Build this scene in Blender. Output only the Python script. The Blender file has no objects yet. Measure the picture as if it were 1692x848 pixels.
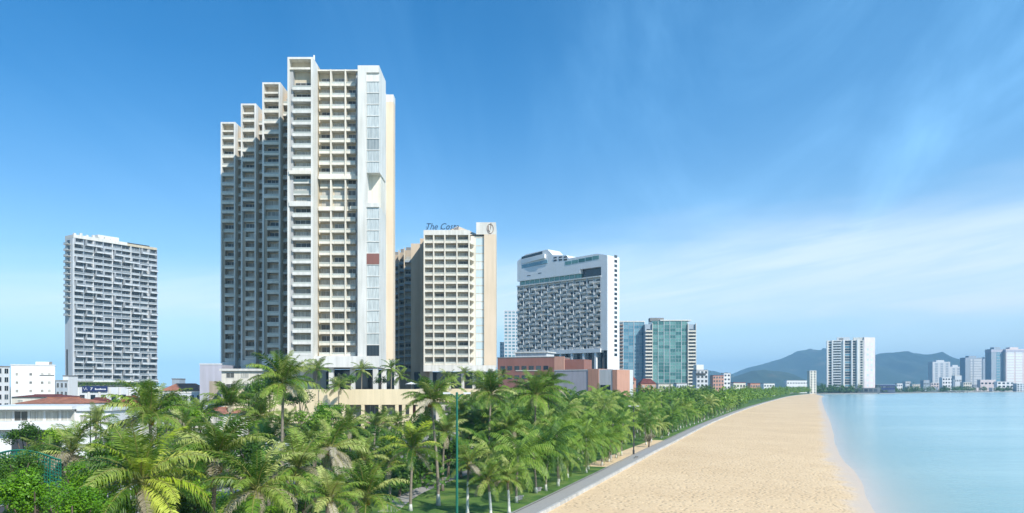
import bpy, bmesh, math, random
from math import sin, cos, pi, radians, atan2, sqrt, tan
from mathutils import Vector, Matrix, noise

# ------------------------------------------------------------------ camera, sky, sun, exposure
F, HZ, CH = 1300.0, 637.0, 14.0          # focal length in photo pixels, horizon row, eye height (m)
scene = bpy.context.scene
C = scene.collection
cam = bpy.data.cameras.new('camera'); camo = bpy.data.objects.new('camera', cam); C.objects.link(camo)
camo.location = (0, 0, CH); camo.rotation_euler = (radians(90), 0, 0)
cam.sensor_width = 36; cam.lens = 36 * F / 1692; cam.shift_y = (HZ - 424) / 1692
cam.clip_start = 0.5; cam.clip_end = 40000
scene.camera = camo

SUN_AZ, SUN_EL = radians(37), radians(40)      # azimuth measured from behind the camera towards the sea
sdir = Vector((sin(SUN_AZ) * cos(SUN_EL), -cos(SUN_AZ) * cos(SUN_EL), sin(SUN_EL)))
sun = bpy.data.lights.new('sun', 'SUN'); suno = bpy.data.objects.new('sun', sun); C.objects.link(suno)
sun.energy = 4.3; sun.angle = radians(0.5); sun.color = (1.0, 0.955, 0.88)
suno.rotation_euler = sdir.to_track_quat('Z', 'Y').to_euler()

world = bpy.data.worlds.new('World'); scene.world = world; world.use_nodes = True
wt = world.node_tree; wn, wl = wt.nodes, wt.links
for n_ in list(wn): wn.remove(n_)
def wnode(t, **k):
    n_ = wn.new(t)
    for a, b in k.items(): setattr(n_, a, b)
    return n_
def wmath(op, a, b=None, c=None, clamp=False):
    m_ = wnode('ShaderNodeMath', operation=op); m_.use_clamp = clamp
    for i, v in enumerate((a, b, c)):
        if v is None: continue
        if isinstance(v, (int, float)): m_.inputs[i].default_value = v
        else: wl.new(v, m_.inputs[i])
    return m_.outputs[0]
def wsmooth(v, lo, hi):
    m_ = wnode('ShaderNodeMapRange', interpolation_type='SMOOTHSTEP')
    wl.new(v, m_.inputs['Value']); m_.inputs['From Min'].default_value = lo; m_.inputs['From Max'].default_value = hi
    return m_.outputs['Result']
sky = wnode('ShaderNodeTexSky', sky_type='NISHITA', sun_disc=False)
sky.sun_elevation = SUN_EL; sky.sun_rotation = atan2(sdir.x, sdir.y)
sky.air_density = 1.0; sky.dust_density = 0.5; sky.ozone_density = 3.0; sky.altitude = 0
hsv = wnode('ShaderNodeHueSaturation'); hsv.inputs['Saturation'].default_value = 1.12; hsv.inputs['Value'].default_value = 0.82; hsv.inputs['Hue'].default_value = 0.498
tint = wnode('ShaderNodeMix', data_type='RGBA', blend_type='MULTIPLY'); tint.inputs['Factor'].default_value = 1.0; tint.inputs['B'].default_value = (0.10, 0.66, 1.06, 1)
wl.new(sky.outputs[0], tint.inputs['A']); wl.new(tint.outputs['Result'], hsv.inputs['Color'])
tc = wnode('ShaderNodeTexCoord'); sep = wnode('ShaderNodeSeparateXYZ'); wl.new(tc.outputs['Generated'], sep.inputs[0])
dx, dy, dz = sep.outputs
az = wmath('ARCTAN2', dx, dy); el = wmath('ARCSINE', dz)
# high veil of cirrus: projected on a plane overhead, streaked
inv = wmath('DIVIDE', 1.0, wmath('ADD', wmath('MAXIMUM', dz, 0.0), 0.22))
cx_ = wmath('MULTIPLY', dx, inv); cy_ = wmath('MULTIPLY', dy, inv)
cmb = wnode('ShaderNodeCombineXYZ'); wl.new(wmath('MULTIPLY', wmath('SUBTRACT', cx_, wmath('MULTIPLY', cy_, 0.16)), 1.5), cmb.inputs[0]); wl.new(wmath('MULTIPLY', cy_, 0.33), cmb.inputs[1])
n1 = wnode('ShaderNodeTexNoise'); n1.inputs['Scale'].default_value = 1.25; n1.inputs['Detail'].default_value = 7; n1.inputs['Roughness'].default_value = 0.58; n1.inputs['Distortion'].default_value = 0.8
wl.new(cmb.outputs[0], n1.inputs['Vector'])
veil = wsmooth(n1.outputs['Fac'], 0.40, 0.74)
seaward = wsmooth(dx, -0.45, 0.95)       # the veil of high cloud thickens out to sea
# low bank of cloud standing round the horizon
cmb2 = wnode('ShaderNodeCombineXYZ'); wl.new(wmath('MULTIPLY', az, 1.6), cmb2.inputs[0]); wl.new(wmath('MULTIPLY', el, 9.0), cmb2.inputs[1])
n2 = wnode('ShaderNodeTexNoise'); n2.inputs['Scale'].default_value = 1.7; n2.inputs['Detail'].default_value = 6; n2.inputs['Roughness'].default_value = 0.5; n2.inputs['Distortion'].default_value = 0.4
wl.new(cmb2.outputs[0], n2.inputs['Vector'])
cmb3 = wnode('ShaderNodeCombineXYZ'); wl.new(az, cmb3.inputs[0])
n3 = wnode('ShaderNodeTexNoise'); n3.inputs['Scale'].default_value = 1.1; n3.inputs['Detail'].default_value = 1
wl.new(cmb3.outputs[0], n3.inputs['Vector'])
cmb4 = wnode('ShaderNodeCombineXYZ'); wl.new(wmath('MULTIPLY', az, 2.2), cmb4.inputs[0]); wl.new(wmath('MULTIPLY', wmath('SUBTRACT', el, wmath('MULTIPLY', az, 0.16)), 22.0), cmb4.inputs[1])
n4 = wnode('ShaderNodeTexNoise'); n4.inputs['Scale'].default_value = 1.5; n4.inputs['Detail'].default_value = 9; n4.inputs['Roughness'].default_value = 0.62; n4.inputs['Distortion'].default_value = 0.7
wl.new(cmb4.outputs[0], n4.inputs['Vector'])
warp = wmath('MULTIPLY', wmath('SUBTRACT', n2.outputs['Fac'], 0.5), 0.075)
ew = wmath('ADD', el, warp)
top = wmath('ADD', 0.105, wmath('MULTIPLY', wmath('SINE', wmath('MULTIPLY', az, 1.0)), 0.09))
rise = wsmooth(ew, 0.060, 0.085)
fall = wnode('ShaderNodeMapRange', interpolation_type='SMOOTHSTEP'); wl.new(ew, fall.inputs['Value'])
wl.new(top, fall.inputs['From Min']); wl.new(wmath('ADD', top, 0.10), fall.inputs['From Max']); fall.inputs['To Min'].default_value = 1; fall.inputs['To Max'].default_value = 0
bank = wmath('MULTIPLY', wmath('MULTIPLY', rise, fall.outputs['Result']), wmath('ADD', 0.42, wmath('MULTIPLY', wsmooth(n4.outputs['Fac'], 0.28, 0.72), 0.46)))
cover = wmath('ADD', wmath('MULTIPLY', wmath('ADD', veil, 0.04), wmath('ADD', 0.06, wmath('MULTIPLY', seaward, 0.44))), wmath('MULTIPLY', wmath('POWER', seaward, 1.3), 0.34), clamp=True)
mixv = wnode('ShaderNodeMix', data_type='RGBA'); wl.new(cover, mixv.inputs['Factor'])
wl.new(hsv.outputs[0], mixv.inputs['A']); mixv.inputs['B'].default_value = (2.6, 5.9, 9.6, 1)
mixh = wnode('ShaderNodeMix', data_type='RGBA')                      # pale air low over the horizon, all the way round
wl.new(wmath('MULTIPLY', wmath('EXPONENT', wmath('MULTIPLY', wmath('POWER', wmath('MULTIPLY', wmath('MAXIMUM', el, 0.0), 6.2), 1.5), -1.0)), 0.92), mixh.inputs['Factor'])
wl.new(mixv.outputs['Result'], mixh.inputs['A']); mixh.inputs['B'].default_value = (6.0, 7.5, 8.0, 1)
mixc = wnode('ShaderNodeMix', data_type='RGBA'); wl.new(wmath('MULTIPLY', bank, 0.95, clamp=True), mixc.inputs['Factor'])
wl.new(mixh.outputs['Result'], mixc.inputs['A']); mixc.inputs['B'].default_value = (6.1, 6.9, 7.5, 1)
bg = wnode('ShaderNodeBackground'); bg.inputs['Strength'].default_value = 0.125
wl.new(mixc.outputs['Result'], bg.inputs['Color'])
wo = wnode('ShaderNodeOutputWorld'); wl.new(bg.outputs[0], wo.inputs['Surface'])

scene.view_settings.view_transform = 'Standard'; scene.view_settings.look = 'None'
scene.view_settings.exposure = 0.38; scene.view_settings.gamma = 1.0
scene.cycles.max_bounces = 6; scene.cycles.transparent_max_bounces = 8; scene.cycles.volume_bounces = 0
scene.cycles.caustics_reflective = False; scene.cycles.caustics_refractive = False

def at(px, py, Y):
    """point seen at photo pixel (px, py) at distance Y in front of the eye"""
    return Vector(((px - 846) / F * Y, Y, CH + (HZ - py) / F * Y))
def on(px, py, z=0.0):
    Y = (CH - z) * F / (py - HZ)
    return Vector(((px - 846) / F * Y, Y, z))
def X(px, Y): return (px - 846) / F * Y
def Z(py, Y): return CH + (HZ - py) / F * Y

# ------------------------------------------------------------------ materials
M = {}
class NT:
    def __init__(s, name):
        s.m = bpy.data.materials.new(name); s.m.use_nodes = True
        s.t = s.m.node_tree; s.n = s.t.nodes; s.l = s.t.links
        s.p = s.n['Principled BSDF']; s.out = s.n['Material Output']
        M[name] = s.m
    def node(s, t, **k):
        n_ = s.n.new(t)
        for a, b in k.items(): setattr(n_, a, b)
        return n_
    def pos(s):
        return s.node('ShaderNodeNewGeometry').outputs['Position']
    def noise(s, scale, detail=4, rough=0.55, vec=None, stretch=None):
        v = vec or s.pos()
        if stretch:
            mp = s.node('ShaderNodeVectorMath', operation='MULTIPLY'); s.l.new(v, mp.inputs[0]); mp.inputs[1].default_value = stretch; v = mp.outputs[0]
        t = s.node('ShaderNodeTexNoise'); s.l.new(v, t.inputs['Vector'])
        t.inputs['Scale'].default_value = scale; t.inputs['Detail'].default_value = detail; t.inputs['Roughness'].default_value = rough
        return t.outputs['Fac']
    def ramp(s, f, stops):
        r = s.node('ShaderNodeValToRGB'); s.l.new(f, r.inputs[0]); e = r.color_ramp.elements
        while len(e) < len(stops): e.new(0.5)
        for x, (p_, c_) in zip(e, stops): x.position = p_; x.color = (*c_, 1)
        return r.outputs[0]
    def mix(s, f, a, b):
        x = s.node('ShaderNodeMix', data_type='RGBA')
        for k, v in (('Factor', f), ('A', a), ('B', b)):
            if isinstance(v, (int, float)): x.inputs[k].default_value = v
            elif isinstance(v, tuple): x.inputs[k].default_value = (*v, 1)
            else: s.l.new(v, x.inputs[k])
        return x.outputs['Result']
    def math(s, op, a, b=0.0, clamp=False):
        m_ = s.node('ShaderNodeMath', operation=op); m_.use_clamp = clamp
        for i, v in enumerate((a, b)):
            if isinstance(v, (int, float)): m_.inputs[i].default_value = v
            else: s.l.new(v, m_.inputs[i])
        return m_.outputs[0]
    def rand(s): return s.node('ShaderNodeObjectInfo').outputs['Random']
    def base(s, c):
        if isinstance(c, tuple): s.p.inputs['Base Color'].default_value = (*c, 1)
        else: s.l.new(c, s.p.inputs['Base Color'])
        return s
    def rough(s, r): s.p.inputs['Roughness'].default_value = r; return s
    def bump(s, f, dist=0.05, strength=1.0):
        b = s.node('ShaderNodeBump'); s.l.new(f, b.inputs['Height']); b.inputs['Distance'].default_value = dist; b.inputs['Strength'].default_value = strength
        s.l.new(b.outputs[0], s.p.inputs['Normal']); return s

def paint(name, c, rough=0.7, wear=0.16, streak=True):
    """wall paint with rain streaks and patchy ageing"""
    t = NT(name)
    a = t.noise(0.9, 4, stretch=(1, 1, 0.07)) if streak else t.noise(0.6)
    b = t.noise(0.11, 3)
    f = t.math('ADD', t.math('MULTIPLY', a, 0.6), t.math('MULTIPLY', b, 0.4))
    k = 1 - wear
    dark = tuple(x * k * (0.97 if i == 2 else 1) for i, x in enumerate(c))
    col = t.ramp(f, [(0.36, dark), (0.6, c)])
    t.base(col).rough(rough)
    return t.m
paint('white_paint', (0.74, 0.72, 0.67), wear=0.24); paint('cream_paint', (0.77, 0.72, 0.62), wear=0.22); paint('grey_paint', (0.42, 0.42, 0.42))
paint('tan_cladding', (0.70, 0.57, 0.43), wear=0.1); paint('beige_wall', (0.68, 0.57, 0.43), wear=0.25); paint('taupe_shade_wall', (0.50, 0.41, 0.31), wear=0.25)  # taupe is the beige wall darkened for places in shade
paint('yellow_cream', (0.80, 0.66, 0.43)); paint('ochre_wall', (0.58, 0.50, 0.37)); paint('brick_red', (0.32, 0.14, 0.105)); paint('salmon', (0.58, 0.31, 0.22))
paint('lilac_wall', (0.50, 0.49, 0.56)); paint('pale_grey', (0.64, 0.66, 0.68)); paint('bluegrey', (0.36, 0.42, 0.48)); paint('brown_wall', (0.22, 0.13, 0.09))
paint('pink_white', (0.72, 0.62, 0.60)); paint('dark_metal', (0.05, 0.055, 0.06), 0.45); paint('navy_sign', (0.012, 0.022, 0.10), 0.4, 0.05)
paint('sign_white', (0.82, 0.82, 0.84), 0.5, 0.02); paint('lamp_green', (0.004, 0.13, 0.085), 0.4, 0.1); paint('net_green', (0.01, 0.17, 0.12), 0.7, 0.2)
paint('shell_panel', (0.76, 0.71, 0.64)); paint('slate_wall', (0.20, 0.21, 0.22)); paint('concrete', (0.34, 0.33, 0.31), 0.85, 0.25); paint('stone_white', (0.56, 0.54, 0.50), 0.8, 0.35); paint('roof_grey', (0.24, 0.23, 0.22), 0.8)
paint('sky_blue_letters', (0.012, 0.04, 0.11), 0.4, 0.05); paint('red_panel', (0.26, 0.11, 0.085), 0.5); paint('hull_white', (0.8, 0.8, 0.8), 0.35, 0.05)
paint('window_frame', (0.62, 0.62, 0.60), 0.5, 0.05); paint('dark_frame', (0.06, 0.065, 0.07), 0.4, 0.05)

def roof_tiles(name, c):
    t = NT(name)
    w = t.node('ShaderNodeTexWave', wave_type='BANDS', bands_direction='Y'); t.l.new(t.pos(), w.inputs['Vector']); w.inputs['Scale'].default_value = 1.1; w.inputs['Distortion'].default_value = 0.6
    n_ = t.noise(0.8, 5); col = t.ramp(n_, [(0.3, tuple(x * 0.55 for x in c)), (0.65, c)])
    t.base(col).rough(0.8).bump(w.outputs['Fac'], 0.06)
roof_tiles('roof_orange', (0.44, 0.18, 0.105)); roof_tiles('roof_red', (0.33, 0.075, 0.05)); roof_tiles('roof_maroon', (0.19, 0.05, 0.04))

def glass(name, dark, curtain, amount=0.5, rough=0.06, tint=None):
    """window glass; behind some panes a drawn curtain (differs pane by pane)"""
    t = NT(name)
    r = t.rand()
    fold = t.noise(1.0, 2, stretch=(3.0, 3.0, 0.25))
    f = t.math('MULTIPLY', t.ramp(r, [(0.999 - amount - 0.15, (0, 0, 0)), (min(0.999, 1.15 - amount), (1, 1, 1))]), t.math('MULTIPLY', fold, 1.5), clamp=True)
    t.base(t.mix(f, dark, curtain)).rough(rough)
    t.p.inputs['Specular IOR Level'].default_value = 0.7
    return t.m
glass('glass_room', (0.09, 0.088, 0.078), (0.58, 0.56, 0.49), 0.65); M['glass_room'].node_tree.nodes['Principled BSDF'].inputs['Specular IOR Level'].default_value = 0.35
glass('glass_rail', (0.38, 0.40, 0.35), (0.55, 0.57, 0.51), 0.5, 0.2)
glass('glass_railing', (0.22, 0.25, 0.27), (0.42, 0.46, 0.48), 0.5)
glass('glass_mid', (0.03, 0.04, 0.05), (0.24, 0.27, 0.29), 0.35)
glass('glass_column', (0.16, 0.19, 0.19), (0.62, 0.66, 0.64), 0.75)
glass('glass_blue', (0.06, 0.20, 0.28), (0.20, 0.37, 0.44), 0.55)
glass('glass_teal', (0.03, 0.14, 0.13), (0.15, 0.33, 0.30), 0.55)
glass('glass_dark', (0.012, 0.02, 0.028), (0.10, 0.13, 0.15), 0.25)
glass('glass_pale', (0.50, 0.62, 0.66), (0.76, 0.82, 0.82), 0.7)

# leaves
def leaf(name, a, b, c, trans=0.30, rough=0.45):
    t = NT(name)
    r = t.rand(); n_ = t.noise(1.5, 4, 0.65)
    f = t.math('ADD', t.math('MULTIPLY', r, 0.38), t.math('MULTIPLY', n_, 0.62))
    col = t.ramp(f, [(0.30, a), (0.5, b), (0.70, c)])  # clump noise paints shaded gaps and sunlit highlights into the leaf colour
    t.base(col).rough(rough); t.p.inputs['Specular IOR Level'].default_value = 0.35
    tr = t.node('ShaderNodeBsdfTranslucent'); t.l.new(t.mix(0.5, col, (0.12, 0.22, 0.02)), tr.inputs['Color'])
    mx = t.node('ShaderNodeMixShader'); mx.inputs[0].default_value = trans
    t.l.new(t.p.outputs[0], mx.inputs[1]); t.l.new(tr.outputs[0], mx.inputs[2]); t.l.new(mx.outputs[0], t.out.inputs['Surface'])
leaf('frond_green', (0.04, 0.11, 0.010), (0.125, 0.245, 0.022), (0.33, 0.45, 0.075))
leaf('frond_olive', (0.065, 0.14, 0.014), (0.22, 0.32, 0.04), (0.54, 0.58, 0.19))
leaf('frond_yellow', (0.20, 0.32, 0.02), (0.40, 0.50, 0.03), (0.62, 0.66, 0.12))
leaf('frond_dry', (0.28, 0.24, 0.15), (0.42, 0.37, 0.26), (0.55, 0.50, 0.38), 0.2, 0.8)
leaf('leaf_bright', (0.035, 0.11, 0.004), (0.13, 0.31, 0.010), (0.32, 0.52, 0.03))
leaf('leaf_mid', (0.04, 0.11, 0.008), (0.11, 0.23, 0.02), (0.26, 0.40, 0.04))
leaf('leaf_dark', (0.025, 0.08, 0.008), (0.07, 0.165, 0.018), (0.17, 0.28, 0.03))
leaf('leaf_pale', (0.10, 0.13, 0.06), (0.16, 0.19, 0.09), (0.24, 0.26, 0.14))
paint('rachis', (0.22, 0.22, 0.05), 0.6, 0.2, False); paint('coconut_husk', (0.42, 0.22, 0.03), 0.5, 0.3, False)
t = NT('palm_bark')
w = t.node('ShaderNodeTexWave', wave_type='BANDS', bands_direction='Z'); t.l.new(t.pos(), w.inputs['Vector']); w.inputs['Scale'].default_value = 2.2; w.inputs['Distortion'].default_value = 2.0
t.base(t.mix(t.math('MULTIPLY', w.outputs['Fac'], t.noise(3)), (0.30, 0.26, 0.20), (0.12, 0.095, 0.07))).rough(0.9).bump(w.outputs['Fac'], 0.03)
paint('limewash', (0.74, 0.73, 0.68), 0.9, 0.2, False)
t = NT('bark'); t.base(t.ramp(t.noise(4, 5, stretch=(1, 1, .2)), [(0.3, (0.07, 0.05, 0.035)), (0.7, (0.17, 0.13, 0.10))])).rough(0.9)

# ground
t = NT('sand')
big = t.noise(0.045, 4); mid = t.noise(0.6, 5, 0.6); fine = t.noise(7.0, 3)
vo = t.node('ShaderNodeTexVoronoi', feature='F1'); t.l.new(t.pos(), vo.inputs['Vector']); vo.inputs['Scale'].default_value = 1.25; vo.inputs['Randomness'].default_value = 1.0
pit = t.math('SUBTRACT', 1.0, t.ramp(vo.outputs['Distance'], [(0.10, (0, 0, 0)), (0.38, (1, 1, 1))]))
dcol = t.ramp(t.math('ADD', t.math('MULTIPLY', big, 0.5), t.math('MULTIPLY', mid, 0.5)), [(0.3, (0.63, 0.44, 0.245)), (0.7, (0.80, 0.59, 0.352))])
speck = t.ramp(t.noise(2.6, 4, 0.7), [(0.62, (0, 0, 0)), (0.70, (1, 1, 1))])  # dark specks of debris that also imitate the shading of footprints
col = t.mix(t.math('MULTIPLY', speck, 0.55), dcol, (0.30, 0.21, 0.13))
sepz = t.node('ShaderNodeSeparateXYZ'); t.l.new(t.pos(), sepz.inputs[0])
zz = t.math('ADD', sepz.outputs[2], t.math('MULTIPLY', t.math('SUBTRACT', t.noise(0.25, 4), 0.5), 0.35))
wet = t.node('ShaderNodeMapRange', interpolation_type='SMOOTHSTEP'); t.l.new(zz, wet.inputs['Value']); wet.inputs['From Min'].default_value = -1.46; wet.inputs['From Max'].default_value = -1.26; wet.inputs['To Min'].default_value = 1; wet.inputs['To Max'].default_value = 0
t.base(t.mix(wet.outputs['Result'], col, (0.66, 0.53, 0.40)))
rr = t.node('ShaderNodeMapRange'); t.l.new(wet.outputs['Result'], rr.inputs['Value']); rr.inputs['To Min'].default_value = 0.95; rr.inputs['To Max'].default_value = 0.6; t.l.new(rr.outputs[0], t.p.inputs['Roughness'])
dry = t.math('SUBTRACT', 1.0, wet.outputs['Result'])
hgt = t.math('MULTIPLY', dry, t.math('ADD', t.math('MULTIPLY', mid, 0.6), t.math('SUBTRACT', t.math('MULTIPLY', fine, 0.22), t.math('MULTIPLY', pit, 0.8))))
t.bump(hgt, 0.18, 0.9)

t = NT('grass_turf')
t.base(t.ramp(t.math('ADD', t.math('MULTIPLY', t.noise(0.25, 4), 0.6), t.math('MULTIPLY', t.noise(5, 4), 0.4)), [(0.36, (0.035, 0.085, 0.012)), (0.50, (0.075, 0.17, 0.016)), (0.62, (0.19, 0.25, 0.05))])).rough(0.9).bump(t.noise(9, 3), 0.08)
t = NT('soil')
t.base(t.ramp(t.noise(0.12, 6), [(0.35, (0.05, 0.075, 0.025)), (0.55, (0.12, 0.11, 0.07)), (0.7, (0.20, 0.18, 0.14))])).rough(0.95)
t = NT('paving')
br = t.node('ShaderNodeTexBrick'); mp = t.node('ShaderNodeMapping'); mp.inputs['Rotation'].default_value[2] = radians(-20); t.l.new(t.pos(), mp.inputs['Vector']); t.l.new(mp.outputs[0], br.inputs['Vector'])
br.inputs['Color1'].default_value = (0.37, 0.36, 0.34, 1); br.inputs['Color2'].default_value = (0.31, 0.30, 0.285, 1); br.inputs['Mortar'].default_value = (0.24, 0.235, 0.23, 1); br.inputs['Scale'].default_value = 1.6; br.inputs['Mortar Size'].default_value = 0.015
t.base(t.mix(t.math('MULTIPLY', t.noise(0.5, 5), 0.6), br.outputs['Color'], (0.40, 0.36, 0.30))).rough(0.85)
t = NT('asphalt'); t.base(t.ramp(t.noise(0.4, 6), [(0.3, (0.045, 0.045, 0.048)), (0.7, (0.075, 0.074, 0.072))])).rough(0.85)
t = NT('forest_hill'); t.base(t.ramp(t.noise(0.006, 8, 0.6), [(0.35, (0.012, 0.034, 0.012)), (0.58, (0.03, 0.055, 0.02)), (0.72, (0.11, 0.10, 0.06))])).rough(0.95)
# sea: clear over the sand at the edge, milky turquoise where the column is deep (attribute: water column)
t = NT('sea_water')
wv = t.noise(0.10, 6, 0.6, stretch=(0.30, 1.0, 1)); wv2 = t.noise(0.9, 4, 0.6, stretch=(0.35, 1.0, 1))
patch = t.noise(0.02, 7, 0.62, stretch=(0.22, 1.0, 1))
bmp = t.node('ShaderNodeBump'); bmp.inputs['Distance'].default_value = 0.32; bmp.inputs['Strength'].default_value = 0.8
t.l.new(t.math('ADD', wv, t.math('MULTIPLY', wv2, 0.16)), bmp.inputs['Height'])
gl = t.node('ShaderNodeBsdfGlossy'); gl.inputs['Roughness'].default_value = 0.22; gl.inputs['Color'].default_value = (0.95, 0.98, 0.97, 1); t.l.new(bmp.outputs[0], gl.inputs['Normal'])
at_ = t.node('ShaderNodeAttribute'); at_.attribute_name = 'column'
tp = t.node('ShaderNodeBsdfTransparent'); t.l.new(t.mix(at_.outputs['Fac'], (1, 1, 1), (0.45, 0.85, 0.92)), tp.inputs['Color'])
df = t.node('ShaderNodeBsdfDiffuse'); t.l.new(t.ramp(patch, [(0.35, (0.33, 0.58, 0.60)), (0.65, (0.50, 0.74, 0.73))]), df.inputs['Color'])
mb = t.node('ShaderNodeMixShader'); t.l.new(t.math('MULTIPLY', at_.outputs['Fac'], 0.9), mb.inputs[0]); t.l.new(tp.outputs[0], mb.inputs[1]); t.l.new(df.outputs[0], mb.inputs[2])
lw = t.node('ShaderNodeLayerWeight'); lw.inputs['Blend'].default_value = 0.5; t.l.new(bmp.outputs[0], lw.inputs['Normal'])
fres = t.math('ADD', 0.02, t.math('MULTIPLY', t.math('POWER', lw.outputs['Facing'], 5.0), 0.98))   # same from above and below
mw = t.node('ShaderNodeMixShader'); t.l.new(t.math('MULTIPLY', fres, 0.66), mw.inputs[0]); t.l.new(mb.outputs[0], mw.inputs[1]); t.l.new(gl.outputs[0], mw.inputs[2])
t.l.new(mw.outputs[0], t.out.inputs['Surface'])

# ------------------------------------------------------------------ mesh helpers
class MB:
    """collects boxes, prisms, tubes, quads into one mesh"""
    def __init__(s): s.v = []; s.f = []; s.mi = []
    def quad(s, a, b, c, d, mi=0):
        i = len(s.v); s.v += [tuple(a), tuple(b), tuple(c), tuple(d)]; s.f.append((i, i+1, i+2, i+3)); s.mi.append(mi); return s
    def tri(s, a, b, c, mi=0):
        i = len(s.v); s.v += [tuple(a), tuple(b), tuple(c)]; s.f.append((i, i+1, i+2)); s.mi.append(mi); return s
    def box(s, x0, x1, y0, y1, z0, z1, mi=0):
        i = len(s.v)
        s.v += [(x0,y0,z0),(x1,y0,z0),(x1,y1,z0),(x0,y1,z0),(x0,y0,z1),(x1,y0,z1),(x1,y1,z1),(x0,y1,z1)]
        for q in ((0,3,2,1),(4,5,6,7),(0,1,5,4),(1,2,6,5),(2,3,7,6),(3,0,4,7)): s.f.append(tuple(i+k for k in q)); s.mi.append(mi)
        return s
    def prism(s, pts, z0, z1, mi=0):
        """vertical prism over a counter-clockwise polygon"""
        i = len(s.v); n_ = len(pts)
        s.v += [(x, y, z0) for x, y in pts] + [(x, y, z1) for x, y in pts]
        s.f.append(tuple(i + n_ + k for k in range(n_))); s.mi.append(mi)
        s.f.append(tuple(i + k for k in reversed(range(n_)))); s.mi.append(mi)
        for k in range(n_):
            k2 = (k+1) % n_; s.f.append((i+k, i+k2, i+n_+k2, i+n_+k)); s.mi.append(mi)
        return s
    def tube(s, pts, rad, n_=8, mi=0, cap=True, mis=None):
        base = len(s.v); P = [Vector(p) for p in pts]
        for k, p in enumerate(P):
            d = (P[min(k+1, len(P)-1)] - P[max(k-1, 0)]).normalized()
            a = d.orthogonal().normalized() if abs(d.z) < 0.95 else Vector((1, 0, 0)); a = (a - d * a.dot(d)).normalized(); b = d.cross(a)
            r = rad[k] if isinstance(rad, (list, tuple)) else rad
            for j in range(n_):
                q = p + (a * cos(2*pi*j/n_) + b * sin(2*pi*j/n_)) * r; s.v.append(tuple(q))
        for k in range(len(P)-1):
            for j in range(n_):
                j2 = (j+1) % n_; s.f.append((base+k*n_+j, base+k*n_+j2, base+(k+1)*n_+j2, base+(k+1)*n_+j)); s.mi.append(mis[k] if mis else mi)
        if cap:
            s.f.append(tuple(base + j for j in reversed(range(n_)))); s.mi.append(mi)
            s.f.append(tuple(base + (len(P)-1)*n_ + j for j in range(n_))); s.mi.append(mi)
        return s
    def ball(s, c, r, n_=7, m_=5, mi=0):
        c = Vector(c); base = len(s.v)
        for i in range(m_+1):
            th = pi*i/m_
            for j in range(n_):
                ph = 2*pi*j/n_; s.v.append((c.x + r*sin(th)*cos(ph), c.y + r*sin(th)*sin(ph), c.z + r*cos(th)))
        for i in range(m_):
            for j in range(n_):
                j2 = (j+1) % n_; s.f.append((base+i*n_+j, base+(i+1)*n_+j, base+(i+1)*n_+j2, base+i*n_+j2)); s.mi.append(mi)
        return s
    def mesh(s, name, mats, smooth=False):
        me = bpy.data.meshes.new(name); me.from_pydata(s.v, [], s.f)
        for m_ in (mats if isinstance(mats, (list, tuple)) else [mats]): me.materials.append(M[m_])
        me.polygons.foreach_set('material_index', s.mi)
        if smooth: me.polygons.foreach_set('use_smooth', [True]*len(s.f))
        me.update(); return me

def tag(o, label=None, cat=None, group=None, kind=None):
    if label: o['label'] = label
    if cat: o['category'] = cat
    if group: o['group'] = group
    if kind: o['kind'] = kind
    return o
def link(name, data, parent=None, loc=(0, 0, 0), rot=(0, 0, 0), sc=(1, 1, 1)):
    o = bpy.data.objects.new(name, data); C.objects.link(o); o.parent = parent
    o.location = loc; o.rotation_euler = rot; o.scale = sc; return o
def struct(name, me, loc=(0, 0, 0)):
    return tag(link(name, me, None, loc), kind='structure')
CACHE = {}
def cached(key, fn):
    if key not in CACHE: CACHE[key] = fn()
    return CACHE[key]

class B:
    """a building: an Empty at its left front corner; local x runs along the front, y inwards, z up"""
    def __init__(s, name, label, cat, loc, rz=0.0, group=None):
        s.o = link(name, None, None, (loc[0], loc[1], loc[2] if len(loc) > 2 else 0), (0, 0, rz)); tag(s.o, label, cat, group)
    def box(s, name, mat, x0, x1, y0, y1, z0, z1, parent=None):
        me = cached(('unit', mat), lambda: MB().box(0, 1, 0, 1, 0, 1).mesh('box_' + mat, mat))
        return link(name, me, parent or s.o, (x0, y0, z0), (0, 0, 0), (x1-x0, y1-y0, z1-z0))
    def put(s, name, me, x, y, z, rz=0, sc=(1, 1, 1), parent=None):
        return link(name, me, parent or s.o, (x, y, z), (0, 0, rz), sc)
    def mesh(s, name, mb, mats, parent=None, smooth=False):
        return link(name, mb.mesh(name, mats, smooth), parent or s.o)

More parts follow.
